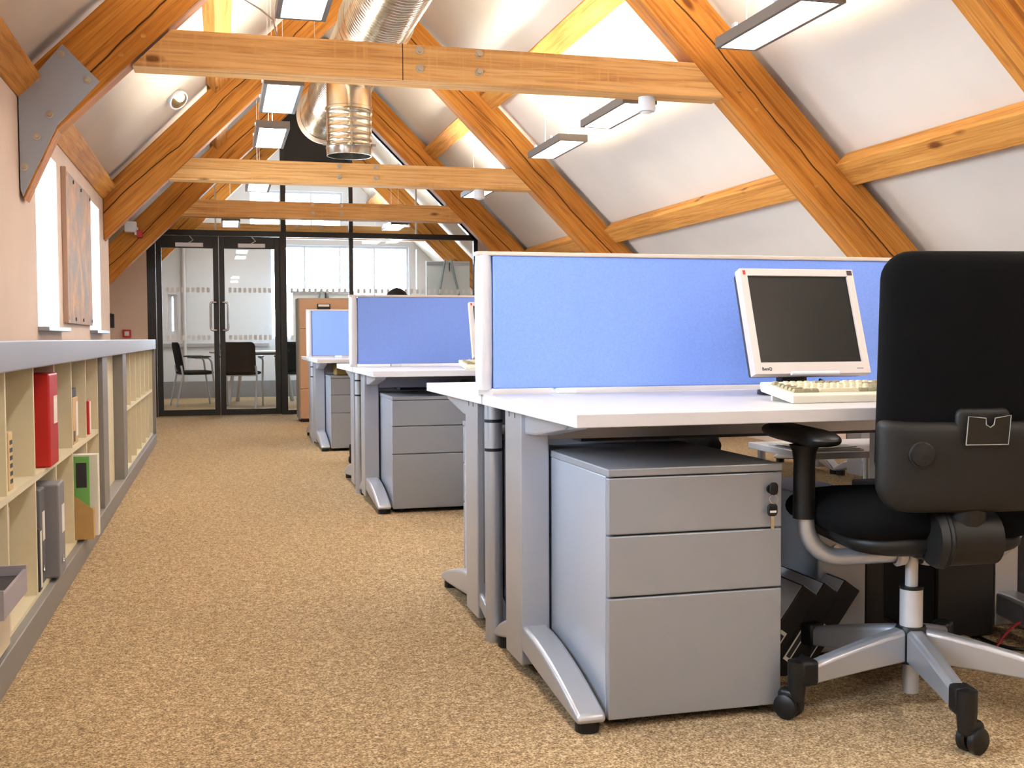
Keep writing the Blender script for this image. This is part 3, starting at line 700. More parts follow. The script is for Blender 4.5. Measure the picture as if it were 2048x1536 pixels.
# dark boxes and carton
box_item('dark_folder', (-0.60, 4.66, zU), (0.26, 0.05, 0.30), mat('navy_folder', '#3a3b4c', 0.6), 'navy folder behind the open carton in the upper row', 'folder')
t = box_item('open_carton', (-0.575, 4.73, zU), (0.25, 0.16, 0.19), mat('tan_carton', '#c9a678', 0.8), 'tan carton with a black square, upper row centre', 'box')
box('black_square', M_BLACK, t, 0.0, 0.001, 0.015, 0.06, 0.012, 0.055); box('printed_side', M_PAPER, t, 0.0, 0.001, 0.09, 0.155, 0.03, 0.17)
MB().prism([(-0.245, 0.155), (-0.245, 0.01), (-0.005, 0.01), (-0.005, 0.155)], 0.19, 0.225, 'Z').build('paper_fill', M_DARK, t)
box_item('white_brochure', (-0.58, 5.16, zU), (0.20, 0.012, 0.27), M_PAPER, 'white brochure leaning in the last upper pigeonhole', 'brochure', tilt=-0.20)
t = box_item('red_white_box', (-0.57, 5.24, zU), (0.16, 0.07, 0.15), M_RED, 'short red box with white spine in the last upper pigeonhole', 'box'); box('white_spine', M_PAPER, t, 0.0, 0.001, 0.02, 0.068, 0.004, 0.146)
# lower row
box_item('leaning_folder', (-0.60, 3.40, zL), (0.25, 0.02, 0.32), mat('pale_lilac_folder', '#cdbfb6', 0.6), 'pale folder leaning in the lower row left of the grey files', 'folder', tilt=-0.16)
t = box_item('patterned_book', (-0.585, 3.30, zL), (0.2, 0.05, 0.17), mat('brown_pattern', '#9c744a', 0.7, noise=0.5, nscale=60), 'small brown patterned book in the lower row, near the grey tray', 'book')
t = thing('storage_tray', (-0.50, 2.95, 0.24), 'grey open tray sticking out of the lowest row at far left', 'tray', group='things on the shelving')
tr = MB(); tr.box(-0.30, 0, -0.16, 0.16, 0, 0.008); tr.box(-0.30, 0, -0.16, -0.15, 0.008, 0.07); tr.box(-0.30, 0, 0.15, 0.16, 0.008, 0.07); tr.box(-0.008, 0, -0.15, 0.15, 0.008, 0.06); tr.box(-0.30, -0.292, -0.15, 0.15, 0.008, 0.07)
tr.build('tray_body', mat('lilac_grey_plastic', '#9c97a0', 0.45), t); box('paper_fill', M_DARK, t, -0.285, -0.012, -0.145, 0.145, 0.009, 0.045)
t2 = box_item('carton_block', (-0.545, 2.80, zL), (0.28, 0.32, 0.139), mat('cream_carton', '#cfc0a6', 0.8), 'cream carton under the grey tray, lowest row at far left', 'box')
t = box_item('dark_spine_book', (-0.562, 3.735, zL), (0.2, 0.05, 0.20), M_DARK, 'short black and white book left of the grey files', 'book'); box('spine_print', M_PAPER, t, 0.0, 0.001, 0.02, 0.048, 0.01, 0.19)
box_item('green_file', (-0.60, 3.725, zL+0.201), (0.18, 0.04, 0.10), M_GREEN, 'green pad lying on the short black and white book', 'pad')
# magazine file with green folder and papers
t = thing('magazine_file', (-0.50, 4.68, zL), 'tan cardboard magazine file bulging from the lower row with papers', 'magazine file', group='things on the shelving')
prof = [(-0.30, 0), (0.0, 0), (0.0, 0.12), (-0.10, 0.20), (-0.30, 0.30)]
MB().prism([(p[0], p[1]) for p in prof], 0.0, 0.004).build('side_panel', M_CARD, t); MB().prism([(p[0], p[1]) for p in prof], 0.126, 0.13).build('side_panel', M_CARD, t)
box('front_panel', M_CARD, t, -0.004, 0, 0.004, 0.126, 0, 0.12); box('base', M_CARD, t, -0.30, -0.004, 0.004, 0.126, 0, 0.004)
t3 = thing('green_leaflet', (-0.515, 4.700, zL+0.006), 'green leaflet standing in the tan magazine file', 'leaflet', group='things on the shelving'); box('cover', M_GREEN, t3, -0.22, 0, 0, 0.012, 0, 0.325); box('photo_patch', M_DARK, t3, -0.05, -0.01, -0.001, 0, 0.20, 0.30)
t3 = thing('paper_bundle', (-0.485, 4.73, zL+0.006), 'white paper bundle standing in the tan magazine file', 'papers', group='things on the shelving'); box('sheets', M_PAPER, t3, -0.21, 0, 0, 0.05, 0, 0.33, bevel=0.002); box('cover_sheet', M_WHITE, t3, -0.22, -0.01, 0.052, 0.06, 0, 0.30)
t3 = box_item('small_bottle_box', (-0.575, 9.62, zL), (0.15, 0.07, 0.17), mat('teal_box', '#7fa0a4', 0.6), 'small teal box in the last pigeonhole by the doors', 'box')
# ------------------------------------------------------------------ desks
DX, DY, PITCH = 0.735, 3.13, 3.25      # left edge of the tops, centre of the first back-to-back pair
DW, DD, DH = 1.60, 0.885, 0.735
def foot_prof(y0, y1, h0=0.135, h1=0.045):
    """arched cast foot from the upright (y0) to its tip (y1)"""
    n = 9; top = []; bot = []
    for i in range(n):
        u = i/(n-1); y = y0+(y1-y0)*u
        top.append((y, h1+(h0-h1)*(1-u**1.7))); bot.append((y, 0.024+0.05*(1-u)**1.2*0.8))
    return top+bot[::-1]
def make_desk(label):
    t = thing('office_desk', (0, 0, 0), label, 'desk', group='white topped office desks')
    box('desk_top', M_TOP, t, 0, DW, 0, DD-0.005, DH-0.03, DH, bevel=0.002)
    for side in (0, 1):
        x0, x1 = (0.025, 0.105) if side == 0 else (DW-0.105, DW-0.025)
        lg = box('leg', M_ALU, t, x0, x1, 0.55, 0.71, 0.03, DH-0.031, bevel=0.004)
        f = MB().prism(foot_prof(0.56, 0.09), x0+0.004, x1-0.004, 'X').build('foot', M_ALU, t, bevel=0.014, smooth=True, seg=3)
        f2 = MB().prism(foot_prof(0.70, 0.88, 0.11, 0.04), x0+0.006, x1-0.006, 'X').build('foot', M_ALU, t, bevel=0.010, smooth=True)
        for yy, f_ in ((0.125, f), (0.845, f2)): MB().cyl(((x0+x1)/2, yy, 0), ((x0+x1)/2, yy, 0.03), 0.028, n=16).build('glide', M_BLACK, f_)
        MB().prism([(0.55, DH-0.032), (0.16, DH-0.032), (0.20, DH-0.05), (0.45, DH-0.085), (0.55, DH-0.09)], x0+0.012, x1-0.012, 'X').build('support_arm', M_ALU, t, bevel=0.006)
        box('knock_in_slot', M_BLACK, lg, x0-0.0008 if side == 0 else x1-0.0004, x0+0.0004 if side == 0 else x1+0.0008, 0.60, 0.606, DH-0.05, DH-0.035); box('knock_in_slot', M_BLACK, lg, x0-0.0008 if side == 0 else x1-0.0004, x0+0.0004 if side == 0 else x1+0.0008, 0.66, 0.666, DH-0.05, DH-0.035)
        box('cable_cover', mat('dark_grey_cover', '#54545a', 0.5), t, x0+0.01, x1-0.02, 0.71, 0.735, 0.14, DH-0.032)
    box('cross_beam', M_ALU, t, 0.105, DW-0.105, 0.60, 0.65, DH-0.11, DH-0.032)
    box('cable_tray', mat('dark_grey_tray', '#3c3c40', 0.5), t, 0.25, DW-0.25, 0.72, 0.85, DH-0.13, DH-0.09)
    return t
def T(x, y, z=0, rz=0): return Matrix.Translation((x, y, z)) @ Matrix.Rotation(rz, 4, 'Z')
st_names = ['first', 'second', 'third']
base_desk = None
def place_desk(M_, label):
    global base_desk
    if base_desk is None:
        base_desk = make_desk(label)
        for o in [base_desk]+list(base_desk.children_recursive): WM[o.name] = M_ @ WM[o.name]
        base_desk.matrix_basis = M_; return base_desk
    return copy_tree(base_desk, M_, label)
base_screen = None
def make_screen(M_, label):
    global base_screen
    if base_screen is not None: return copy_tree(base_screen, M_, label)
    t = thing('desk_screen', (0, 0, 0), label, 'desk screen', group='blue desk divider screens')
    z0, z1 = 0.012, 0.41
    box('fabric_panel', M_BLUE, t, 0.05, DW-0.06, -0.018, 0.018, z0+0.004, z1-0.008, bevel=0.004)
    for x0, x1 in ((0.0, 0.05), (DW-0.06, DW-0.02)):
        MB().pillow(x1-x0, 0.05, z1-z0, 0.022, M=Matrix.Translation(((x0+x1)/2, 0, (z0+z1)/2)) @ Matrix.Rotation(R(90), 4, 'X'), p=60, rings=(0.5, 0.9, 0.99, 1.0)).build('end_post', M_ALUW, t, smooth=True)
    box('top_cap', mat('beige_cap', '#cdbfb0', 0.5), t, 0.0, DW-0.02, -0.022, 0.022, z1-0.008, z1+0.004, bevel=0.003)
    for x in (0.24, DW-0.3): box('screen_foot', M_WHITE, t, x, x+0.06, -0.03, 0.03, 0.0, 0.016, bevel=0.003)
    box('foot_plate', M_ALUW, t, 0.004, 0.046, -0.02, 0.02, 0.0, 0.014)
    base_screen = t
    for o in [t]+list(t.children_recursive): WM[o.name] = M_ @ WM[o.name]
    t.matrix_basis = M_; return t
base_ped = None
def place_ped(M_, label, key=False):
    global base_ped
    if base_ped is None:
        t = base_ped = thing('drawer_pedestal', (0, 0, 0), label, 'pedestal', group='grey three drawer pedestals')
        W, D, H = 0.436, 0.60, 0.60
        box('cabinet_body', M_PEDS, t, 0, W, 0.02, D, 0.025, H-0.018, bevel=0.002); box('top_panel', M_PED, t, -0.001, W+0.001, -0.001, D, H-0.018, H, bevel=0.003)
        for z0, z1 in ((0.022, 0.302), (0.306, 0.445), (0.449, H-0.021)):
            dr = box('drawer', M_PED, t, 0.0, W, 0.0, 0.019, z0, z1, bevel=0.003)
        lk = MB().cyl((W-0.03, 0.0, H-0.06), (W-0.03, -0.006, H-0.06), 0.011, n=16).build('lock', M_BLACK, t)
        for x in (0.05, W-0.05):
            for y in (0.06, D-0.06): MB().cyl((x, y, 0.0), (x, y, 0.026), 0.02, n=12).build('castor', M_BLACK, t)
        for o in [t]+list(t.children_recursive): WM[o.name] = M_ @ WM[o.name]
        t.matrix_basis = M_; return t
    return copy_tree(base_ped, M_, label)
ord_ = ['nearest', 'second', 'third']
for s in range(3):
    yc = DY+PITCH*s
    for c_ in range(2):
        x = DX+c_*(DW+0.004); side = 'aisle end' if c_ == 0 else 'under the right roof slope'
        place_desk(T(x, yc-DD), 'white topped desk on arched silver feet, %s row, near side, %s' % (ord_[s], side))
        place_desk(T(x+DW, yc+DD, 0, math.pi), 'white topped desk on arched silver feet, %s row, far side, %s' % (ord_[s], side))
        make_screen(T(x-0.018, yc, DH), 'blue fabric desk screen, %s row, %s' % (ord_[s], side))
    # cable column at the aisle end
    k = thing('cable_column', (DX+0.042, yc+0.03, 0), 'round silver cable column with black rings at the aisle end of the %s desk row' % ord_[s], 'column', group='silver cable columns')
    MB().cyl((0, 0, 0.0), (0, 0, DH-0.032), 0.026, n=28).build('tube', M_ALU, k, smooth=True)
    for z in (0.57, 0.655): MB().lathe([(-0.005, 0.0255), (-0.004, 0.0272), (0.004, 0.0272), (0.005, 0.0255)], (0, 0, z), (0, 0, 1), n=28).build('ring', M_BLACK, k)
    px = DX+0.112
    place_ped(T(px, yc-DD+0.11), 'silver grey three drawer pedestal under the near desk of the %s row' % ord_[s])
    place_ped(T(px+0.436, yc+DD-0.11, 0, math.pi), 'silver grey three drawer pedestal under the far desk of the %s row' % ord_[s])
# key bunch hanging from the nearest pedestal's lock
px, py, pz = DX+0.112+0.406, DY-DD+0.11, 0.54
k = thing('key_bunch', (px, py-0.006, pz-0.06), 'black headed keys hanging from the lock of the nearest pedestal', 'keys')
MB().pillow(0.022, 0.030, 0.008, 0.009, M=Matrix.Translation((px, py-0.016, pz+0.002))).build('key_head', M_BLACK, k, world=True, smooth=True)
box('key_blade', M_CHROME, k, px-0.003, px+0.003, py-0.014, py-0.006, pz-0.004, pz+0.004, world=True)
MB().tube([(px+0.011*math.sin(a), py-0.017, pz-0.022+0.011*math.cos(a)) for a in [i*2*math.pi/14 for i in range(15)]], 0.0012, n=6, caps=False).build('key_ring', M_CHROME, k, world=True)
MB().pillow(0.026, 0.030, 0.008, 0.009, M=Matrix.Translation((px-0.002, py-0.014, pz-0.048))).build('key_head', M_BLACK, k, world=True, smooth=True)
box('key_blade', M_CHROME, k, px-0.006, px+0.002, py-0.015, py-0.013, pz-0.095, pz-0.062, world=True)
box('printed_logo', M_PAPER, k, px-0.010, px+0.006, py-0.0185, py-0.0178, pz-0.054, pz-0.049, world=True)
# brown parcel on the third pedestal, keyboard edge on the second desk
b = thing('brown_parcel', (DX+0.32, DY+2*PITCH-DD+0.3, 0.602), 'brown parcel lying on the third row pedestal', 'parcel')
MB().box(-0.16, 0.16, -0.12, 0.12, 0, 0.085).build('wrap', mat('ochre_paper', '#9a7a3a', 0.7), b, bevel=0.012); box('tape', M_CARD, b, -0.162, 0.162, -0.02, 0.02, 0.04, 0.087)

# ------------------------------------------------------------------ monitors and keyboards
def make_monitor(M_, label, cat='monitor'):
    t = thing('flat_monitor', (0, 0, 0), label, cat, group='beige framed monitors')
    W, H, tilt = 0.357, 0.312, R(19)
    # local: x 0..W, screen faces -Y, bottom edge at z=0.062, base on z=0
    Ml = Matrix.Translation((0, 0, 0.062)) @ Matrix.Rotation(-tilt, 4, 'X')
    def tb(name, m, x0, x1, y0, y1, z0, z1, bev=0.0, p=None): return MB().box(x0, x1, y0, y1, z0, z1).build(name, m, p or t, M=Ml, bevel=bev)
    f = MB(); bz = 0.021
    f.box(0, bz, 0, 0.03, 0, H); f.box(W-bz, W, 0, 0.03, 0, H); f.box(bz, W-bz, 0, 0.03, 0, bz+0.012); f.box(bz, W-bz, 0, 0.03, H-bz, H)
    fr = f.build('bezel', M_BEZEL, t, M=Ml)
    tb('screen', M_SCREEN, bz, W-bz, 0.006, 0.02, bz+0.012, H-bz)
    tb('rear_case', mat('dark_grey_case', '#3a3a3d', 0.5), 0.004, W-0.004, 0.03, 0.055, 0.004, H-0.004, 0.006); tb('rear_hump', MATS['dark_grey_case'], 0.08, W-0.08, 0.055, 0.085, 0.05, H-0.08, 0.01)
    tb('speaker_bar', M_ALUW, 0.105, 0.255, -0.010, 0.002, -0.006, 0.004, 0.003)
    text_mesh('brand_lettering', 'BenQ', 0.013, M_DARK, t, Ml @ Matrix.Translation((0.021, -0.0005, 0.010)) @ Matrix.Rotation(R(90), 4, 'X'))
    tb('model_mark', M_GREYF, W-0.042, W-0.022, -0.0006, 0.0002, 0.012, 0.0145)
    tb('red_sticker', M_RED, 0.008, 0.016, -0.0006, 0.0002, H-0.019, H-0.006); tb('dark_sticker', mat('maroon_sticker', '#3a2128', 0.5), W-0.020, W-0.004, -0.0006, 0.0002, H-0.018, H-0.004)
    box('stand_neck', M_BLACK, t, 0.115, 0.195, 0.064, 0.105, 0.01, 0.085, bevel=0.006); MB().cyl((0.155, 0.085, 0), (0.155, 0.085, 0.012), 0.095, n=28).build('stand_base', M_BLACK, t)
    for o in [t]+list(t.children_recursive): WM[o.name] = M_ @ WM[o.name]
    t.matrix_basis = M_; return t
mon = make_monitor(T(1.417, 2.75, DH), 'silver bezel flat monitor tilted back on the nearest desk')
copy_tree(mon, T(1.30, 5.72, DH), 'silver bezel monitor on the second desk row, mostly hidden by the nearest screen')
def key_mesh(w):
    m = MB(); d, h = 0.0155, 0.008; i = 0.003
    m.add([(-w/2, -d/2, 0), (w/2, -d/2, 0), (w/2, d/2, 0), (-w/2, d/2, 0), (-w/2+i, -d/2+0.002, h), (w/2-i, -d/2+0.002, h), (w/2-i, d/2-0.004, h), (-w/2+i, d/2-0.004, h)],
          [(0, 3, 2, 1), (4, 5, 6, 7), (0, 1, 5, 4), (1, 2, 6, 5), (2, 3, 7, 6), (3, 0, 4, 7)]); return m
def make_keyboard(M_, label):
    t = thing('keyboard', (0, 0, 0), label, 'keyboard', group='beige keyboards')
    W = 0.455; prof = [(0, 0), (0, 0.020), (0.010, 0.025), (0.168, 0.047), (0.172, 0.040), (0.165, 0.022)]
    MB().prism(prof, 0, W, 'X').build('case', M_BEIGE, t, bevel=0.003)
    for x in (0.03, W-0.03): box('tilt_foot', M_BEIGE, t, x-0.012, x+0.012, 0.135, 0.142, 0.0, 0.022)
    sl = (0.047-0.025)/0.158; rot = Matrix.Rotation(math.atan(sl), 4, 'X')
    mK = mat('key_cream', '#d9cfae', 0.5); mG = mat('key_taupe', '#8f8768', 0.5)
    cache = {}
    def key(x, y, w, m):
        z = 0.025+(y-0.010)*sl
        kk = (round(w, 4), m.name)
        Mk = WM[t.name] @ Matrix.Translation((x+w/2, y, z+0.0005)) @ rot
        if kk not in cache: o = key_mesh(w-0.0022).build('key', m, t, M=Mk); cache[kk] = (o, Mk.inverted() @ WM[o.name]); return
        o0, off = cache[kk]
        o = o0.copy(); col.objects.link(o); put(o, t, Mk @ off)
    u = 0.0185; ys = [0.024, 0.0425, 0.061, 0.0795, 0.098]
    rows = [[1.4, 1.2, 1.3, 6.0, 1.3, 1.2, 1.2, 1.4], [2.2]+[1]*10+[1.8+1], [1.8]+[1]*11+[2.2], [1.5]+[1]*12+[1.5], [1]*13+[2]]
    for y, rw in zip(ys, rows):
        x = 0.012
        for i, wv in enumerate(rw):
            key(x, y, wv*u, mG if (i == 0 or i == len(rw)-1 or (y == ys[0] and i != 3)) else mK); x += wv*u
    for i in range(12): key(0.030+u*0.6+i*u*1.07+(i//4)*0.006, 0.126, u, mG if (i//4) == 1 else mK)
    key(0.012, 0.126, u, mG)
    for r_, y in enumerate(ys+[0.126]):
        for i in range(3):
            if r_ in (3, 4, 5) or (r_ == 0) or (r_ == 1 and i == 1): key(0.302+i*u, y, u, mG)
        for i in range(4):
            if r_ < 5: key(0.368+i*u, y, u, mK if i < 3 else mG)
    for o in [t]+list(t.children_recursive): WM[o.name] = M_ @ WM[o.name]
    t.matrix_basis = M_; return t
kb = make_keyboard(T(1.351, 2.43, DH), 'cream keyboard with taupe edge keys in front of the monitor on the nearest desk')
copy_tree(kb, T(1.235, 5.62, DH), 'cream keyboard on the second desk row, just showing past the nearest screen')
cb = thing('monitor_cable', (1.70, 2.86, DH), 'two black cables trailing right from under the monitor on the nearest desk', 'cable')
for dz in (0.0, 0.012): MB().tube([(1.66, 2.83, 0.775-dz), (1.72, 2.86, 0.755-dz*0.9), (1.80, 2.88, DH+0.006), (1.95, 2.90, DH+0.006), (2.2, 2.92-dz*3, DH+0.006)], 0.0045, n=8).build('cord', M_BLACK, cb, world=True, smooth=True)
# ------------------------------------------------------------------ task chair
def make_chair(M_, label):
    t = thing('task_chair', (0, 0, 0), label, 'office chair', group='black swivel task chairs')
    # five-star base
    hub = MB().lathe([(0.105, 0.001), (0.105, 0.034), (0.185, 0.038), (0.195, 0.034), (0.195, 0.001)], (0, 0, 0), (0, 0, 1), n=24).build('base_hub', M_BLACK, t, smooth=True)
    for i, a in enumerate((193, 265, 337, 49, 121)):
        Ma = Matrix.Rotation(R(a), 4, 'Z')
        n = 6; vs = []; fs = []
        for k in range(n):
            u = k/(n-1); x = 0.032+u*0.255; zt = 0.190-0.058*u**1.15; zb = 0.112-0.028*u**1.1; hw = 0.023-0.004*u
            vs += [(x, -hw, zb), (x, hw, zb), (x, hw, zt-0.008), (x, hw-0.008, zt), (x, -hw+0.008, zt), (x, -hw, zt-0.008)]
        for k in range(n-1):
            for j in range(6): fs.append((k*6+j, k*6+(j+1) % 6, (k+1)*6+(j+1) % 6, (k+1)*6+j))
        fs += [tuple(range(5, -1, -1)), tuple((n-1)*6+j for j in range(6))]
        vs = [tuple(Ma @ Vector(v)) for v in vs]
        MB().add(vs, fs).build('base_leg', M_ALU, t, bevel=0.004, smooth=True)
        # castor: housing + two wheels
        cs = MB().box(0.275, 0.325, -0.024, 0.024, 0.080, 0.142); cs.v = [tuple(Ma @ Vector(v)) for v in cs.v]
        c = cs.build('castor', M_BLACK, t, bevel=0.010, smooth=True)
        hs = MB().lathe([(0.045, 0.001), (0.045, 0.018), (0.09, 0.022), (0.138, 0.022), (0.142, 0.001)], (0, 0, 0), (0, 0, 1), n=16)
        hs.v = [tuple(Ma @ Vector((v[0]+0.322, v[1], v[2]))) for v in hs.v]; hs.build('castor_stem', M_BLACK, c, smooth=True, M=WM[t.name])
        sw = R((40, -65, 150, 10, 80)[i]); cw = Ma @ Vector((0.325, 0, 0)); ax = Vector((math.cos(sw), math.sin(sw), 0)); fw = Vector((-ax.y, ax.x, 0))
        cc = cw+fw*0.018+Vector((0, 0, 0.029))
        for s in (-1, 1):
            MB().lathe([(0, 0.001), (0.0, 0.024), (0.005, 0.029), (0.018, 0.029), (0.022, 0.024), (0.022, 0.001)], cc+ax*(0.003 if s > 0 else -0.003), ax*s, n=20).build('wheel', M_BLACK, c, smooth=True, M=WM[t.name])
        MB().pillow(0.05, 0.04, 0.034, 0.015, M=Matrix.Translation(cc+Vector((0, 0, 0.022))) @ Matrix.Rotation(sw+R(90), 4, 'Z')).build('wheel_hood', M_BLACK, c, smooth=True, M=WM[t.name])
    # gas column
    MB().lathe([(0.03, 0.0), (0.03, 0.019), (0.106, 0.019)], (0, 0, 0), (0, 0, 1), n=20).build('column_foot', M_ALU, t, smooth=True)
    MB().lathe([(0.195, 0.027), (0.285, 0.027), (0.285, 0.015), (0.40, 0.015)], (0, 0, 0), (0, 0, 1), n=20).build('gas_column', M_ALUW, t, smooth=True)
    MB().lathe([(0.285, 0.0285), (0.292, 0.0285), (0.292, 0.014)], (0, 0, 0), (0, 0, 1), n=20).build('column_collar', M_BLACK, t, smooth=True)
    # tilt mechanism
    mech = MB().box(-0.075, 0.075, -0.17, 0.12, 0.388, 0.47).build('tilt_mechanism', M_BLACK, t, bevel=0.02, smooth=True, seg=3)
    MB().lathe([(-0.075, 0.001), (-0.075, 0.060), (-0.06, 0.068), (-0.056, 0.065), (-0.050, 0.069), (-0.044, 0.063), (0.07, 0.06), (0.08, 0.001)], (0.02, -0.20, 0.445), (1, 0, 0), n=24).build('pivot_drum', M_BLACKP, t, smooth=True)
    MB().tube([(0.05, -0.02, 0.42), (0.20, -0.04, 0.415), (0.24, -0.04, 0.415)], [0.007, 0.007, 0.013], n=10).build('height_lever', M_BLACK, mech, smooth=True, M=WM[t.name])
    # seat
    st = MB().pillow(0.50, 0.48, 0.10, 0.10, M=Matrix.Translation((0, 0.035, 0.474)) @ Matrix.Rotation(R(-90), 4, 'X'), bend=lambda x, z: 0.03*(abs(z)/0.235)**3 if z > 0 else 0.0).build('seat', M_CLOTH, t, smooth=True)
    MB().pillow(0.42, 0.40, 0.07, 0.10, M=Matrix.Translation((0, 0.01, 0.425)) @ Matrix.Rotation(R(-90), 4, 'X')).build('seat_shell', M_BLACKP, t, smooth=True)
    # backrest (leans back slightly)
    Mb = Matrix.Translation((0.036, -0.225, 0.53)) @ Matrix.Rotation(R(3), 4, 'X')
    bend = lambda x, z: 0.55*x*x
    def back_bend(x, z): return 0.55*x*x-0.03*max(0, -z/0.2)**2
    bk = MB().pillow(0.432, 0.53, 0.075, 0.06, M=Mb @ Matrix.Translation((0, 0.012, 0.29)), bend=bend, p=10).build('backrest', M_CLOTH, t, smooth=True)
    shl = MB().pillow(0.452, 0.205, 0.056, (0.014, 0.014, 0.065, 0.065), M=Mb @ Matrix.Translation((0, -0.016, 0.082)), bend=lambda x, z: 0.6*x*x, p=8).build('back_shell', M_BLACKP, t, smooth=True)
    box_ = MB().pillow(0.125, 0.07, 0.03, 0.016, M=Mb @ Matrix.Translation((-0.004, -0.022, 0.178)), p=8).build('shell_tab', M_BLACKP, t, smooth=True)
    for s in (-1, 1):
        q = Mb @ Vector((s*0.142, -0.042+0.012, 0.112)); kn = MB().lathe([(0, 0.029), (0.005, 0.029), (0.006, 0.0255), (0.010, 0.024), (0.012, 0.001)], q, Vector((s*0.17, -1, 0.05)), n=28).build('adjuster_knob', M_BLACK, shl, smooth=True, M=WM[t.name])
    # clear label holder: plate with notch and raised rim
    gl = mat('clear_acrylic_rim', '#8f8d88', 0.25, spec=0.6)
    Ml = Mb @ Matrix.Translation((-0.004, -0.052, 0.168))
    w, hh = 0.050, 0.032
    MB().prism([(-w, -hh), (w*0.93, -hh), (w, hh), (0.014, hh-0.006), (0.012, hh-0.02), (0.006, hh-0.025), (-0.002, hh-0.025), (-0.006, hh-0.02), (-0.007, hh-0.006), (-w*0.93, hh-0.002)], -0.001, 0.001).build('label_holder', mat('smoked_acrylic', '#1d1c1b', 0.2), t, M=WM[t.name] @ Ml)
    lh = [o for o in t.children if o.name.startswith('label_holder')][0]
    pts = [(-w, -0.001, -hh), (w*0.93, -0.001, -hh), (w, -0.001, hh), (0.014, -0.001, hh-0.006), (0.012, -0.001, hh-0.02), (0.004, -0.001, hh-0.026), (-0.006, -0.001, hh-0.02), (-0.007, -0.001, hh-0.006), (-w*0.93, -0.001, hh-0.002), (-w, -0.001, -hh)]
    MB().tube(pts, 0.0013, n=6).build('holder_rim', gl, lh, M=WM[t.name] @ Ml)
    # spine joining drum and shell
    MB().tube([(0.02, -0.20, 0.47), (0.02, -0.215, 0.51), (0.025, -0.225, 0.56)], [0.05, 0.045, 0.035], n=14).build('back_spine', M_BLACK, t, smooth=True)
    # arms
    for s in (-1, 1):
        x = s*0.272; path = [(s*0.03, 0.0, 0.372)]
        path += [(s*(0.03+0.15*i/4), 0.0, 0.372-0.006*i/4) for i in range(1, 5)]
        for i in range(1, 8):
            a = R(90*i/7); path.append((s*(0.18+0.088*math.sin(a)), 0.0, 0.454-0.088*math.cos(a)))
        path.append((s*0.27, 0, 0.52)); path.append((x, 0, 0.56))
        ar = MB().tube(path, 0.021, n=16).build('arm_tube', M_ALU, t, smooth=True)
        MB().lathe([(0.463, 0.019), (0.463, 0.0265), (0.60, 0.0255), (0.625, 0.029), (0.64, 0.036)], (x, 0, 0), (0, 0, 1), n=20).build('arm_sleeve', M_BLACKP, ar, smooth=True, M=WM[t.name])
        MB().pillow(0.075, 0.40, 0.042, 0.037, M=Matrix.Translation((x, 0.035, 0.662)) @ Matrix.Rotation(R(-90), 4, 'X'), p=4).build('arm_pad', M_BLACK, ar, smooth=True, M=WM[t.name])
        MB().lathe([(0, 0.028), (0.02, 0.032), (0.026, 0.024)], (s*0.02, 0, 0.372), (s, 0, 0), n=18).build('arm_flange', M_ALUW, ar, smooth=True, M=WM[t.name])
    for o in [t]+list(t.children_recursive): WM[o.name] = M_ @ WM[o.name]
    t.matrix_basis = M_; return t
chair = make_chair(T(1.62, 2.33, 0, R(-9)), 'black swivel task chair seen from behind at the nearest desk')
copy_tree(chair, T(1.72, 4.28, 0, R(172)), 'black swivel task chair on the far side of the nearest desk row')
copy_tree(chair, T(1.55, 8.95-3.4, 0, R(6)), 'black swivel task chair tucked in at the second desk row, near side')

# ------------------------------------------------------------------ things under the nearest desk
pc = thing('computer_tower', (1.598, 2.72, 0), 'silver grey computer tower standing under the nearest desk', 'computer')
box('case', mat('silver_case', '#a5a9b0', 0.4, 0.3), pc, 0.0, 0.20, 0.012, 0.46, 0.018, 0.45, bevel=0.006)
box('front_panel', MATS['silver_case'], pc, -0.004, 0.146, 0.0, 0.012, 0.018, 0.45, bevel=0.005); box('dark_grille', M_BLACK, pc, 0.148, 0.204, 0.0, 0.012, 0.018, 0.45, bevel=0.003)
for z in (0.36, 0.40): box('drive_slot', M_GREYF, pc, 0.012, 0.13, -0.003, 0.0, z, z+0.026)
MB().cyl((0.05, 0.0, 0.31), (0.05, -0.004, 0.31), 0.010, n=14).build('power_button', M_ALUW, pc)
for x in (0.02, 0.165):
    for y in (0.05, 0.42): MB().cyl((x, y, 0), (x, y, 0.018), 0.014, n=10).build('rubber_foot', M_BLACK, pc)
pc2 = thing('computer_tower', (2.00, 2.75, 0), 'dark computer tower further right under the nearest desk, behind the chair', 'computer')
box('case', M_BLACKP, pc2, 0.0, 0.19, 0.012, 0.46, 0.018, 0.43, bevel=0.006); box('front_panel', M_BLACK, pc2, 0.0, 0.19, 0.0, 0.012, 0.018, 0.43, bevel=0.004)
MB().cyl((0.095, 0.0, 0.33), (0.095, -0.004, 0.33), 0.012, n=14).build('power_button', M_ALUW, pc2)
for x in (0.02, 0.17):
    for y in (0.05, 0.42): MB().cyl((x, y, 0), (x, y, 0.018), 0.014, n=10).build('rubber_foot', M_BLACK, pc2)
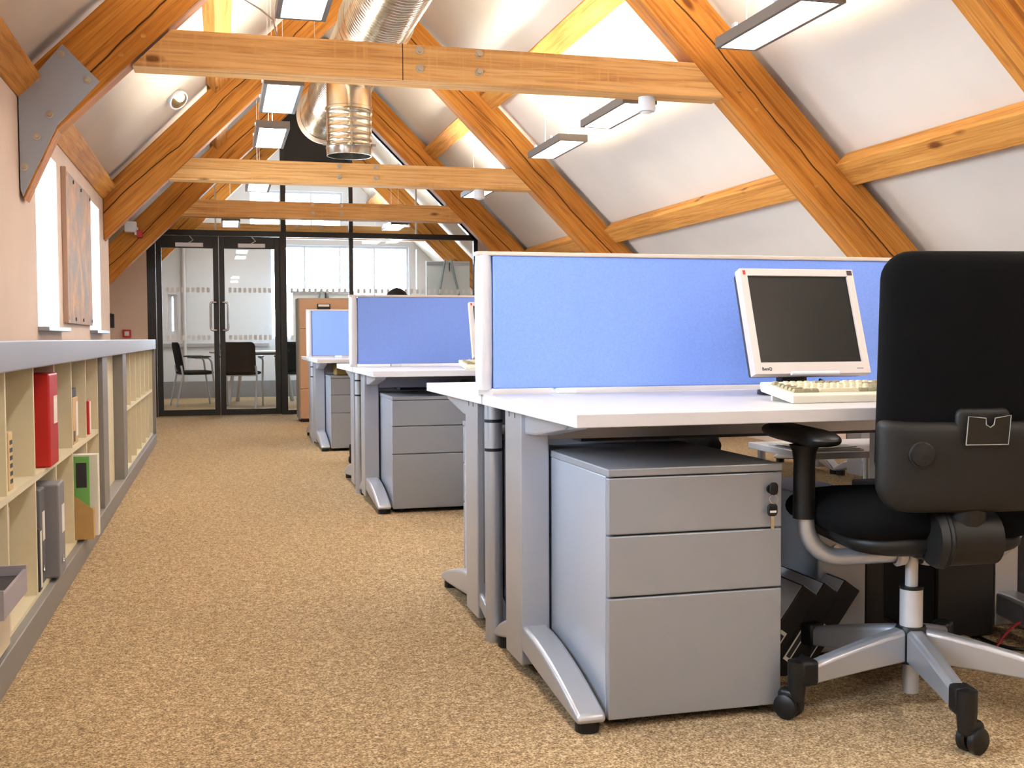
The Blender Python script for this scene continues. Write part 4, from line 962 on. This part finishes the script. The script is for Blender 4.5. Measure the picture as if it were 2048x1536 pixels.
# three black edged product boxes leaning between pedestal and tower
for i in range(3):
    t = thing('boxed_software', (1.305+i*0.070, 2.60+i*0.012, 0.0), ['leftmost of three black edged cartons leaning beside the pedestal', 'middle of three black edged cartons leaning beside the pedestal', 'rightmost of three black edged cartons leaning beside the pedestal'][i], 'carton', group='leaning black edged cartons')
    Mt = WM[t.name] @ Matrix.Rotation(R(36), 4, 'Y')
    MB().box(0, 0.055, 0, 0.28, 0.0, 0.30).build('carton', M_BLACK, t, M=Mt, bevel=0.003)
    MB().box(-0.0012, 0.0, 0.004, 0.276, 0.004, 0.296).build('front_print', mat('pale_carton_print', '#d4d4d8', 0.5), t, M=Mt)
    MB().box(0.004, 0.040, 0.004, 0.276, 0.30, 0.3012).build('top_print', MATS['pale_carton_print'], t, M=Mt)
    MB().box(0.015, 0.035, -0.0012, 0.0, 0.07, 0.17).build('side_label', M_PAPER, t, M=Mt)
    MB().box(0.019, 0.031, -0.0018, -0.0012, 0.08, 0.16).build('label_print', M_DARK, t, M=Mt)
    MB().lathe([(0, 0.042), (0.0012, 0.040), (0.0014, 0.001)], (0, 0.09, 0.16), (-1, 0, 0), n=20).build('round_picture', M_DARK, t, M=Mt)
# low white table beyond the desk, with a paper
tb = thing('low_table', (2.12, 3.72, 0), 'low white topped table standing beyond the nearest desk row screen', 'table')
box('table_top', M_TOP, tb, -0.02, 0.55, -0.05, 0.42, 0.44, 0.465, bevel=0.003)
for x in (0.02, 0.51):
    for y in (0.0, 0.38): MB().cyl((x, y, 0), (x, y, 0.44), 0.016, n=12).build('leg', M_ALU, tb)
pp = thing('paper_pile', (2.16, 3.72, 0.465), 'loose white sheets lying on the low table', 'papers')
for i in range(3): MB().box(-0.01, 0.2, 0, 0.28, 0.001+i*0.004, 0.004+i*0.004).build('sheet', M_PAPER, pp, M=WM[pp.name] @ Matrix.Rotation(R(-6+7*i), 4, 'Z'))
# floor cables
def cable(label, pts, m, r=0.004):
    c = thing('floor_cable', pts[0], label, 'cable', group='cables under the desk')
    P = [Vector(p) for p in pts]; out = []
    for i in range(len(P)-1):
        p0, p1, p2, p3 = P[max(i-1, 0)], P[i], P[i+1], P[min(i+2, len(P)-1)]
        for k in range(6):
            u = k/6; out.append(0.5*((2*p1)+(p2-p0)*u+(2*p0-5*p1+4*p2-p3)*u*u+(3*p1-p0-3*p2+p3)*u**3))
    out.append(P[-1]); MB().tube(out, r, n=8).build('cord', m, c, world=True, smooth=True)
cable('red cable curling over the carpet behind the chair base', [(1.98, 2.72, 0.006), (2.06, 2.62, 0.006), (2.2, 2.68, 0.06), (2.34, 2.72, 0.075), (2.45, 2.70, 0.02), (2.6, 2.66, 0.006)], mat('red_cord', '#8a2430', 0.5))
cable('black mains cable lying on the carpet under the nearest desk', [(2.24, 3.1, 0.006), (2.16, 2.70, 0.006), (2.30, 2.60, 0.006), (2.42, 2.62, 0.006), (2.55, 2.55, 0.006)], M_BLACK, 0.005)
cable('pale beige cable looping beside the dark computer tower', [(1.84, 2.76, 0.006), (1.93, 2.68, 0.02), (2.02, 2.66, 0.05), (2.03, 2.60, 0.02), (1.95, 2.62, 0.006), (1.88, 2.68, 0.006)], mat('beige_cord', '#8f8260', 0.5))

# ------------------------------------------------------------------ tall cabinet before the partition
cb = thing('tambour_cabinet', (0.815, 12.02, 0), 'beige side filing cabinet standing behind the third desk row', 'cabinet')
M_CAB = mat('beech_beige_front', '#b98f6c', 0.55); M_CABS = mat('grey_beige_side', '#9a9488', 0.55)
box('carcass', M_CABS, cb, 0.0, 1.0, 0.02, 0.45, 0.03, 1.335, bevel=0.003); box('plinth', M_DARK, cb, 0.02, 0.98, 0.04, 0.43, 0.0, 0.03)
for i in range(4):
    dr = box('drawer_front', M_CAB, cb, 0.012, 0.988, 0.0, 0.019, 0.04+i*0.322, 0.04+i*0.322+0.316, bevel=0.003)
    box('pull', M_BLACK, dr, 0.20, 0.34, 12.02-12.02-0.012, 0.0, 0.04+i*0.322+0.20, 0.04+i*0.322+0.265) if False else None
    MB().box(0.20, 0.34, -0.010, 0.0, 0.04+i*0.322+0.20, 0.04+i*0.322+0.265).build('pull', M_BLACK, dr, M=WM[cb.name], bevel=0.003)
    MB().box(0.212, 0.328, -0.013, -0.010, 0.04+i*0.322+0.235, 0.04+i*0.322+0.258).build('label_card', M_PAPER, dr, M=WM[cb.name])
MB().cyl((0.62, 0.0, 1.31), (0.62, -0.008, 1.31), 0.012, n=12).build('lock', M_CHROME, cb)

# ------------------------------------------------------------------ meeting room
sk = struct(box('trim_1', mat('grey_dado_trunking', '#a9a9ad', 0.5), None, EL, 0.74, Y1-0.05, Y1-0.001, 0.78, 0.83))
struct(box('baseboard_far', mat('grey_skirting_trunking', '#87888c', 0.5), None, EL, ER, Y1-0.09, Y1-0.001, 0.0, 0.25))
struct(MB().cyl((-0.517, Y1-0.04, 0.25), (-0.517, Y1-0.04, 2.58), 0.03, n=12).build('trim_2', M_ALUW))
mt = thing('meeting_table', (0.55, 15.9, 0), 'round grey topped meeting table with splayed silver legs behind the glass doors', 'table')
MB().lathe([(0.70, 0.001), (0.70, 0.68), (0.712, 0.70), (0.728, 0.70), (0.728, 0.001)], (0, 0, 0), (0, 0, 1), n=48).build('table_top', mat('pale_grey_top', '#b9b9bc', 0.4), mt)
for a in (35, 125, 215, 305): MB().tube([(0.42*math.cos(R(a)), 0.42*math.sin(R(a)), 0.70), (0.55*math.cos(R(a)), 0.55*math.sin(R(a)), 0.0)], [0.02, 0.03], n=12).build('leg', M_ALU, mt)
MB().tube([(0.30, -0.25, 0.69), (-0.30, -0.25, 0.69)], 0.015, n=8).build('under_frame', M_BLACK, mt)
def meet_chair(M_, label):
    t = thing('meeting_chair', (0, 0, 0), label, 'chair', group='black meeting room chairs')
    MB().pillow(0.46, 0.44, 0.06, 0.07, M=Matrix.Translation((0, 0.0, 0.45)) @ Matrix.Rotation(R(-90), 4, 'X')).build('seat', M_CLOTH, t, smooth=True)
    MB().pillow(0.45, 0.40, 0.045, 0.06, M=Matrix.Translation((0, -0.235, 0.66)) @ Matrix.Rotation(R(10), 4, 'X'), bend=lambda x, z: 0.4*x*x).build('backrest', M_CLOTH, t, smooth=True)
    for s in (-1, 1):
        MB().tube([(s*0.23, 0.24, 0.0), (s*0.24, 0.19, 0.40), (s*0.25, 0.17, 0.60), (s*0.25, 0.13, 0.645), (s*0.25, -0.05, 0.65)], 0.0125, n=10).build('leg', M_ALU, t, smooth=True)
        MB().tube([(s*0.23, -0.29, 0.0), (s*0.235, -0.20, 0.42), (s*0.225, -0.22, 0.55)], 0.0125, n=10).build('leg', M_ALU, t, smooth=True)
        MB().pillow(0.045, 0.28, 0.025, 0.02, M=Matrix.Translation((s*0.25, 0.03, 0.665)) @ Matrix.Rotation(R(-90), 4, 'X')).build('arm_pad', M_BLACK, t, smooth=True)
    MB().tube([(-0.235, -0.19, 0.425), (0.235, -0.19, 0.425)], 0.01, n=8).build('cross_bar', M_ALU, t)
    for o in [t]+list(t.children_recursive): WM[o.name] = M_ @ WM[o.name]
    t.matrix_basis = M_; return t
mc = meet_chair(T(-0.33, 15.45, 0, R(-78)), 'black meeting chair in profile behind the left glass door')
copy_tree(mc, T(0.27, 14.95, 0, R(-12)), 'black meeting chair with its back to the right glass door')
copy_tree(mc, T(0.98, 15.0, 0, R(4)), 'black meeting chair half hidden behind the right door frame')
copy_tree(mc, T(1.45, 15.9, 0, R(95)), 'black meeting chair on the right of the round meeting table')
# presentation boards on easels
def easel(M_, label, w, h, z0, bm_):
    t = thing('flip_chart_easel', (0, 0, 0), label, 'easel', group='flip charts in the meeting room')
    for p0, p1 in (((-0.42, -0.18, 0), (-0.04, 0.02, z0+h+0.02)), ((0.42, -0.18, 0), (0.04, 0.02, z0+h+0.02)), ((0, 0.55, 0), (0, 0.04, z0+h))):
        MB().tube([p0, p1], 0.014, n=8).build('leg', mat('teal_grey_metal', '#7f9498', 0.4, 0.3), t)
    if bm_ is not None:
        MB().box(-w/2, w/2, 0.03, 0.045, z0, z0+h).build('board', bm_, t); box('top_clamp', M_ALU, t, -w/2, w/2, 0.02, 0.03, z0+h-0.05, z0+h-0.01); box('pen', M_DARK, t, w*0.02, w*0.04, 0.012, 0.02, z0+h-0.13, z0+h-0.02)
        box('pen_tray', M_ALU, t, -w/2, w/2, -0.02, 0.029, z0-0.02, z0)
    for o in [t]+list(t.children_recursive): WM[o.name] = M_ @ WM[o.name]
    t.matrix_basis = M_; return t
M_BOARD = mat('white_board', '#e6eeee', 0.4)
easel(T(2.90, 14.2), 'tall flip chart easel at the right of the meeting room', 0.58, 0.85, 1.05, M_BOARD)
easel(T(1.50, 16.6), 'low flip chart pad seen above the beige cabinet', 0.9, 0.75, 0.85, M_BOARD)

# ------------------------------------------------------------------ person at the second desk row, only the hair shows over the screen
M_SKIN = mat('skin', '#b98a6a', 0.55); M_SHIRT = mat('dark_jumper', '#2c3442', 0.9, bump=0.1, bscale=400); M_HAIR = mat('dark_hair', '#0b0705', 0.8, spec=0.1, noise=0.3, nscale=90, bump=0.3, bscale=150)
M_TROU = mat('dark_trousers', '#20222a', 0.9)
HX, HY, HZ = 1.205, 7.62, 1.208
def person():
    t = thing('person', (HX, HY+0.12, 0), 'person with short dark hair seated behind the second blue screen, only hair visible', 'person')
    # pelvis origin; faces -Y (towards the viewer's side desk)
    J = {'pelvis': ((0, 0.10, 0.50), 0.135), 'waist': ((0, 0.10, 0.62), 0.125), 'chest': ((0, 0.06, 0.79), 0.145), 'upper': ((0, 0.03, 0.89), 0.125), 'neck': ((0, 0.0, 0.965), 0.056), 'skull': ((0, -0.035, 1.03), 0.075), 'crown': ((0, -0.03, 1.105), 0.085),
         'shL': ((0.155, 0.03, 0.875), 0.065), 'shR': ((-0.155, 0.03, 0.875), 0.065), 'elL': ((0.24, -0.10, 0.70), 0.045), 'elR': ((-0.24, -0.10, 0.70), 0.045),
         'wrL': ((0.16, -0.34, 0.775), 0.030), 'wrR': ((-0.16, -0.34, 0.775), 0.030), 'haL': ((0.13, -0.42, 0.765), 0.032), 'haR': ((-0.13, -0.42, 0.765), 0.032),
         'hpL': ((0.095, 0.06, 0.50), 0.095), 'hpR': ((-0.095, 0.06, 0.50), 0.095), 'knL': ((0.12, -0.36, 0.50), 0.062), 'knR': ((-0.12, -0.36, 0.50), 0.062),
         'anL': ((0.12, -0.32, 0.085), 0.042), 'anR': ((-0.12, -0.32, 0.085), 0.042), 'toL': ((0.13, -0.50, 0.035), 0.032), 'toR': ((-0.13, -0.50, 0.035), 0.032)}
    E = [('pelvis', 'waist'), ('waist', 'chest'), ('chest', 'upper'), ('upper', 'neck'), ('neck', 'skull'), ('skull', 'crown')]
    for s in 'LR': E += [('upper', 'sh'+s), ('sh'+s, 'el'+s), ('el'+s, 'wr'+s), ('wr'+s, 'ha'+s), ('pelvis', 'hp'+s), ('hp'+s, 'kn'+s), ('kn'+s, 'an'+s), ('an'+s, 'to'+s)]
    # five fingers on each hand
    for s, sg in (('L', 1), ('R', -1)):
        hx, hy, hz = J['ha'+s][0]
        for k, (dx, ln) in enumerate(((-0.030, 0.062), (-0.010, 0.072), (0.010, 0.068), (0.030, 0.052))):
            J['f%d%s' % (k, s)] = ((hx+dx, hy-0.035, hz), 0.009); J['g%d%s' % (k, s)] = ((hx+dx, hy-0.035-ln*0.6, hz-0.004), 0.008); J['h%d%s' % (k, s)] = ((hx+dx, hy-0.035-ln, hz-0.016), 0.007)
            E += [('ha'+s, 'f%d%s' % (k, s)), ('f%d%s' % (k, s), 'g%d%s' % (k, s)), ('g%d%s' % (k, s), 'h%d%s' % (k, s))]
        J['t0'+s] = ((hx-sg*0.042, hy+0.005, hz-0.004), 0.010); J['t1'+s] = ((hx-sg*0.055, hy-0.03, hz-0.012), 0.009); E += [('ha'+s, 't0'+s), ('t0'+s, 't1'+s)]
    J = {n: ((p[0], p[1], p[2]+(0.0 if n[:2] in ('an', 'to') else 0.045)), r) for n, (p, r) in J.items()}
    names = list(J); me = bpy.data.meshes.new('body')
    me.from_pydata([J[n][0] for n in names], [(names.index(a), names.index(b)) for a, b in E], [])
    o = bpy.data.objects.new('body', me); col.objects.link(o); put(o, t, WM[t.name])
    sk_ = o.modifiers.new('skin', 'SKIN'); o.modifiers.new('sub', 'SUBSURF').levels = 1
    for i, n in enumerate(names):
        v = me.skin_vertices[0].data[i]; r = J[n][1]; v.radius = (r, r*(0.8 if n in ('chest', 'upper', 'waist', 'pelvis') else 1)); v.use_root = (n == 'pelvis')
    dg = bpy.context.evaluated_depsgraph_get(); m2 = bpy.data.meshes.new_from_object(o.evaluated_get(dg)); o.modifiers.clear(); o.data = m2
    m2.materials.clear()
    for m in (M_SHIRT, M_SKIN, M_TROU): m2.materials.append(m)
    for p in m2.polygons:
        c = p.center; p.use_smooth = True
        p.material_index = 1 if (c.z > 1.0 or (c.y < -0.335 and c.z > 0.745)) else (2 if c.z < 0.605 else 0)
    # face and hair
    hd = Vector((0, -0.03, 1.075))
    def blob(name, c, sx, sy, sz, m, par):
        k = MB(); n, q = 20, 12; vs = [(0, 0, 1)]+[(math.sin(math.pi*i/q)*math.cos(2*math.pi*j/n), math.sin(math.pi*i/q)*math.sin(2*math.pi*j/n), math.cos(math.pi*i/q)) for i in range(1, q) for j in range(n)]+[(0, 0, -1)]
        fs = [(0, 1+j, 1+(j+1) % n) for j in range(n)]+[(1+(i-1)*n+j, 1+i*n+j, 1+i*n+(j+1) % n, 1+(i-1)*n+(j+1) % n) for i in range(1, q-1) for j in range(n)]+[(len(vs)-1, 1+(q-2)*n+(j+1) % n, 1+(q-2)*n+j) for j in range(n)]
        return k.add([(c[0]+v[0]*sx, c[1]+v[1]*sy, c[2]+0.045+v[2]*sz) for v in vs], fs).build(name, m, par, smooth=True, M=WM[t.name])
    blob('face', (0, -0.045, 1.055), 0.072, 0.085, 0.11, M_SKIN, o); blob('nose', (0, -0.132, 1.045), 0.011, 0.016, 0.022, M_SKIN, o); blob('mouth', (0, -0.122, 1.005), 0.024, 0.008, 0.006, mat('lips', '#8f5145', 0.5), o)
    for s in (-1, 1): blob('eye', (s*0.03, -0.118, 1.07), 0.011, 0.010, 0.007, M_WHITE, o); blob('iris', (s*0.03, -0.127, 1.07), 0.0045, 0.003, 0.0045, M_DARK, o); blob('ear', (s*0.078, -0.03, 1.055), 0.010, 0.020, 0.030, M_SKIN, o)
    # cap of hair: upper shell with uneven strands
    k = MB(); n, q = 36, 12; vs = []; fs = []; rnd = random.Random(3)
    for i in range(q+1):
        for j in range(n):
            a = 2*math.pi*j/n; front = max(0, -math.sin(a)); lim = 0.5*math.pi*(1.28-0.55*front); th = lim*i/q
            w = 1+0.05*rnd.random()*(1 if i else 0)
            vs.append((0.090*math.sin(th)*math.cos(a)*w, 0.105*math.sin(th)*math.sin(a)*w-0.03, 1.128+0.122*math.cos(th)*(1+0.03*rnd.random())))
    for i in range(q):
        for j in range(n): fs.append((i*n+j, i*n+(j+1) % n, (i+1)*n+(j+1) % n, (i+1)*n+j))
    k.add(vs, fs).build('hair', M_HAIR, t, smooth=True)
    return t
person()
copy_tree(chair, T(HX, HY+0.20, 0, R(180)), 'black swivel task chair carrying the seated person behind the second screen')
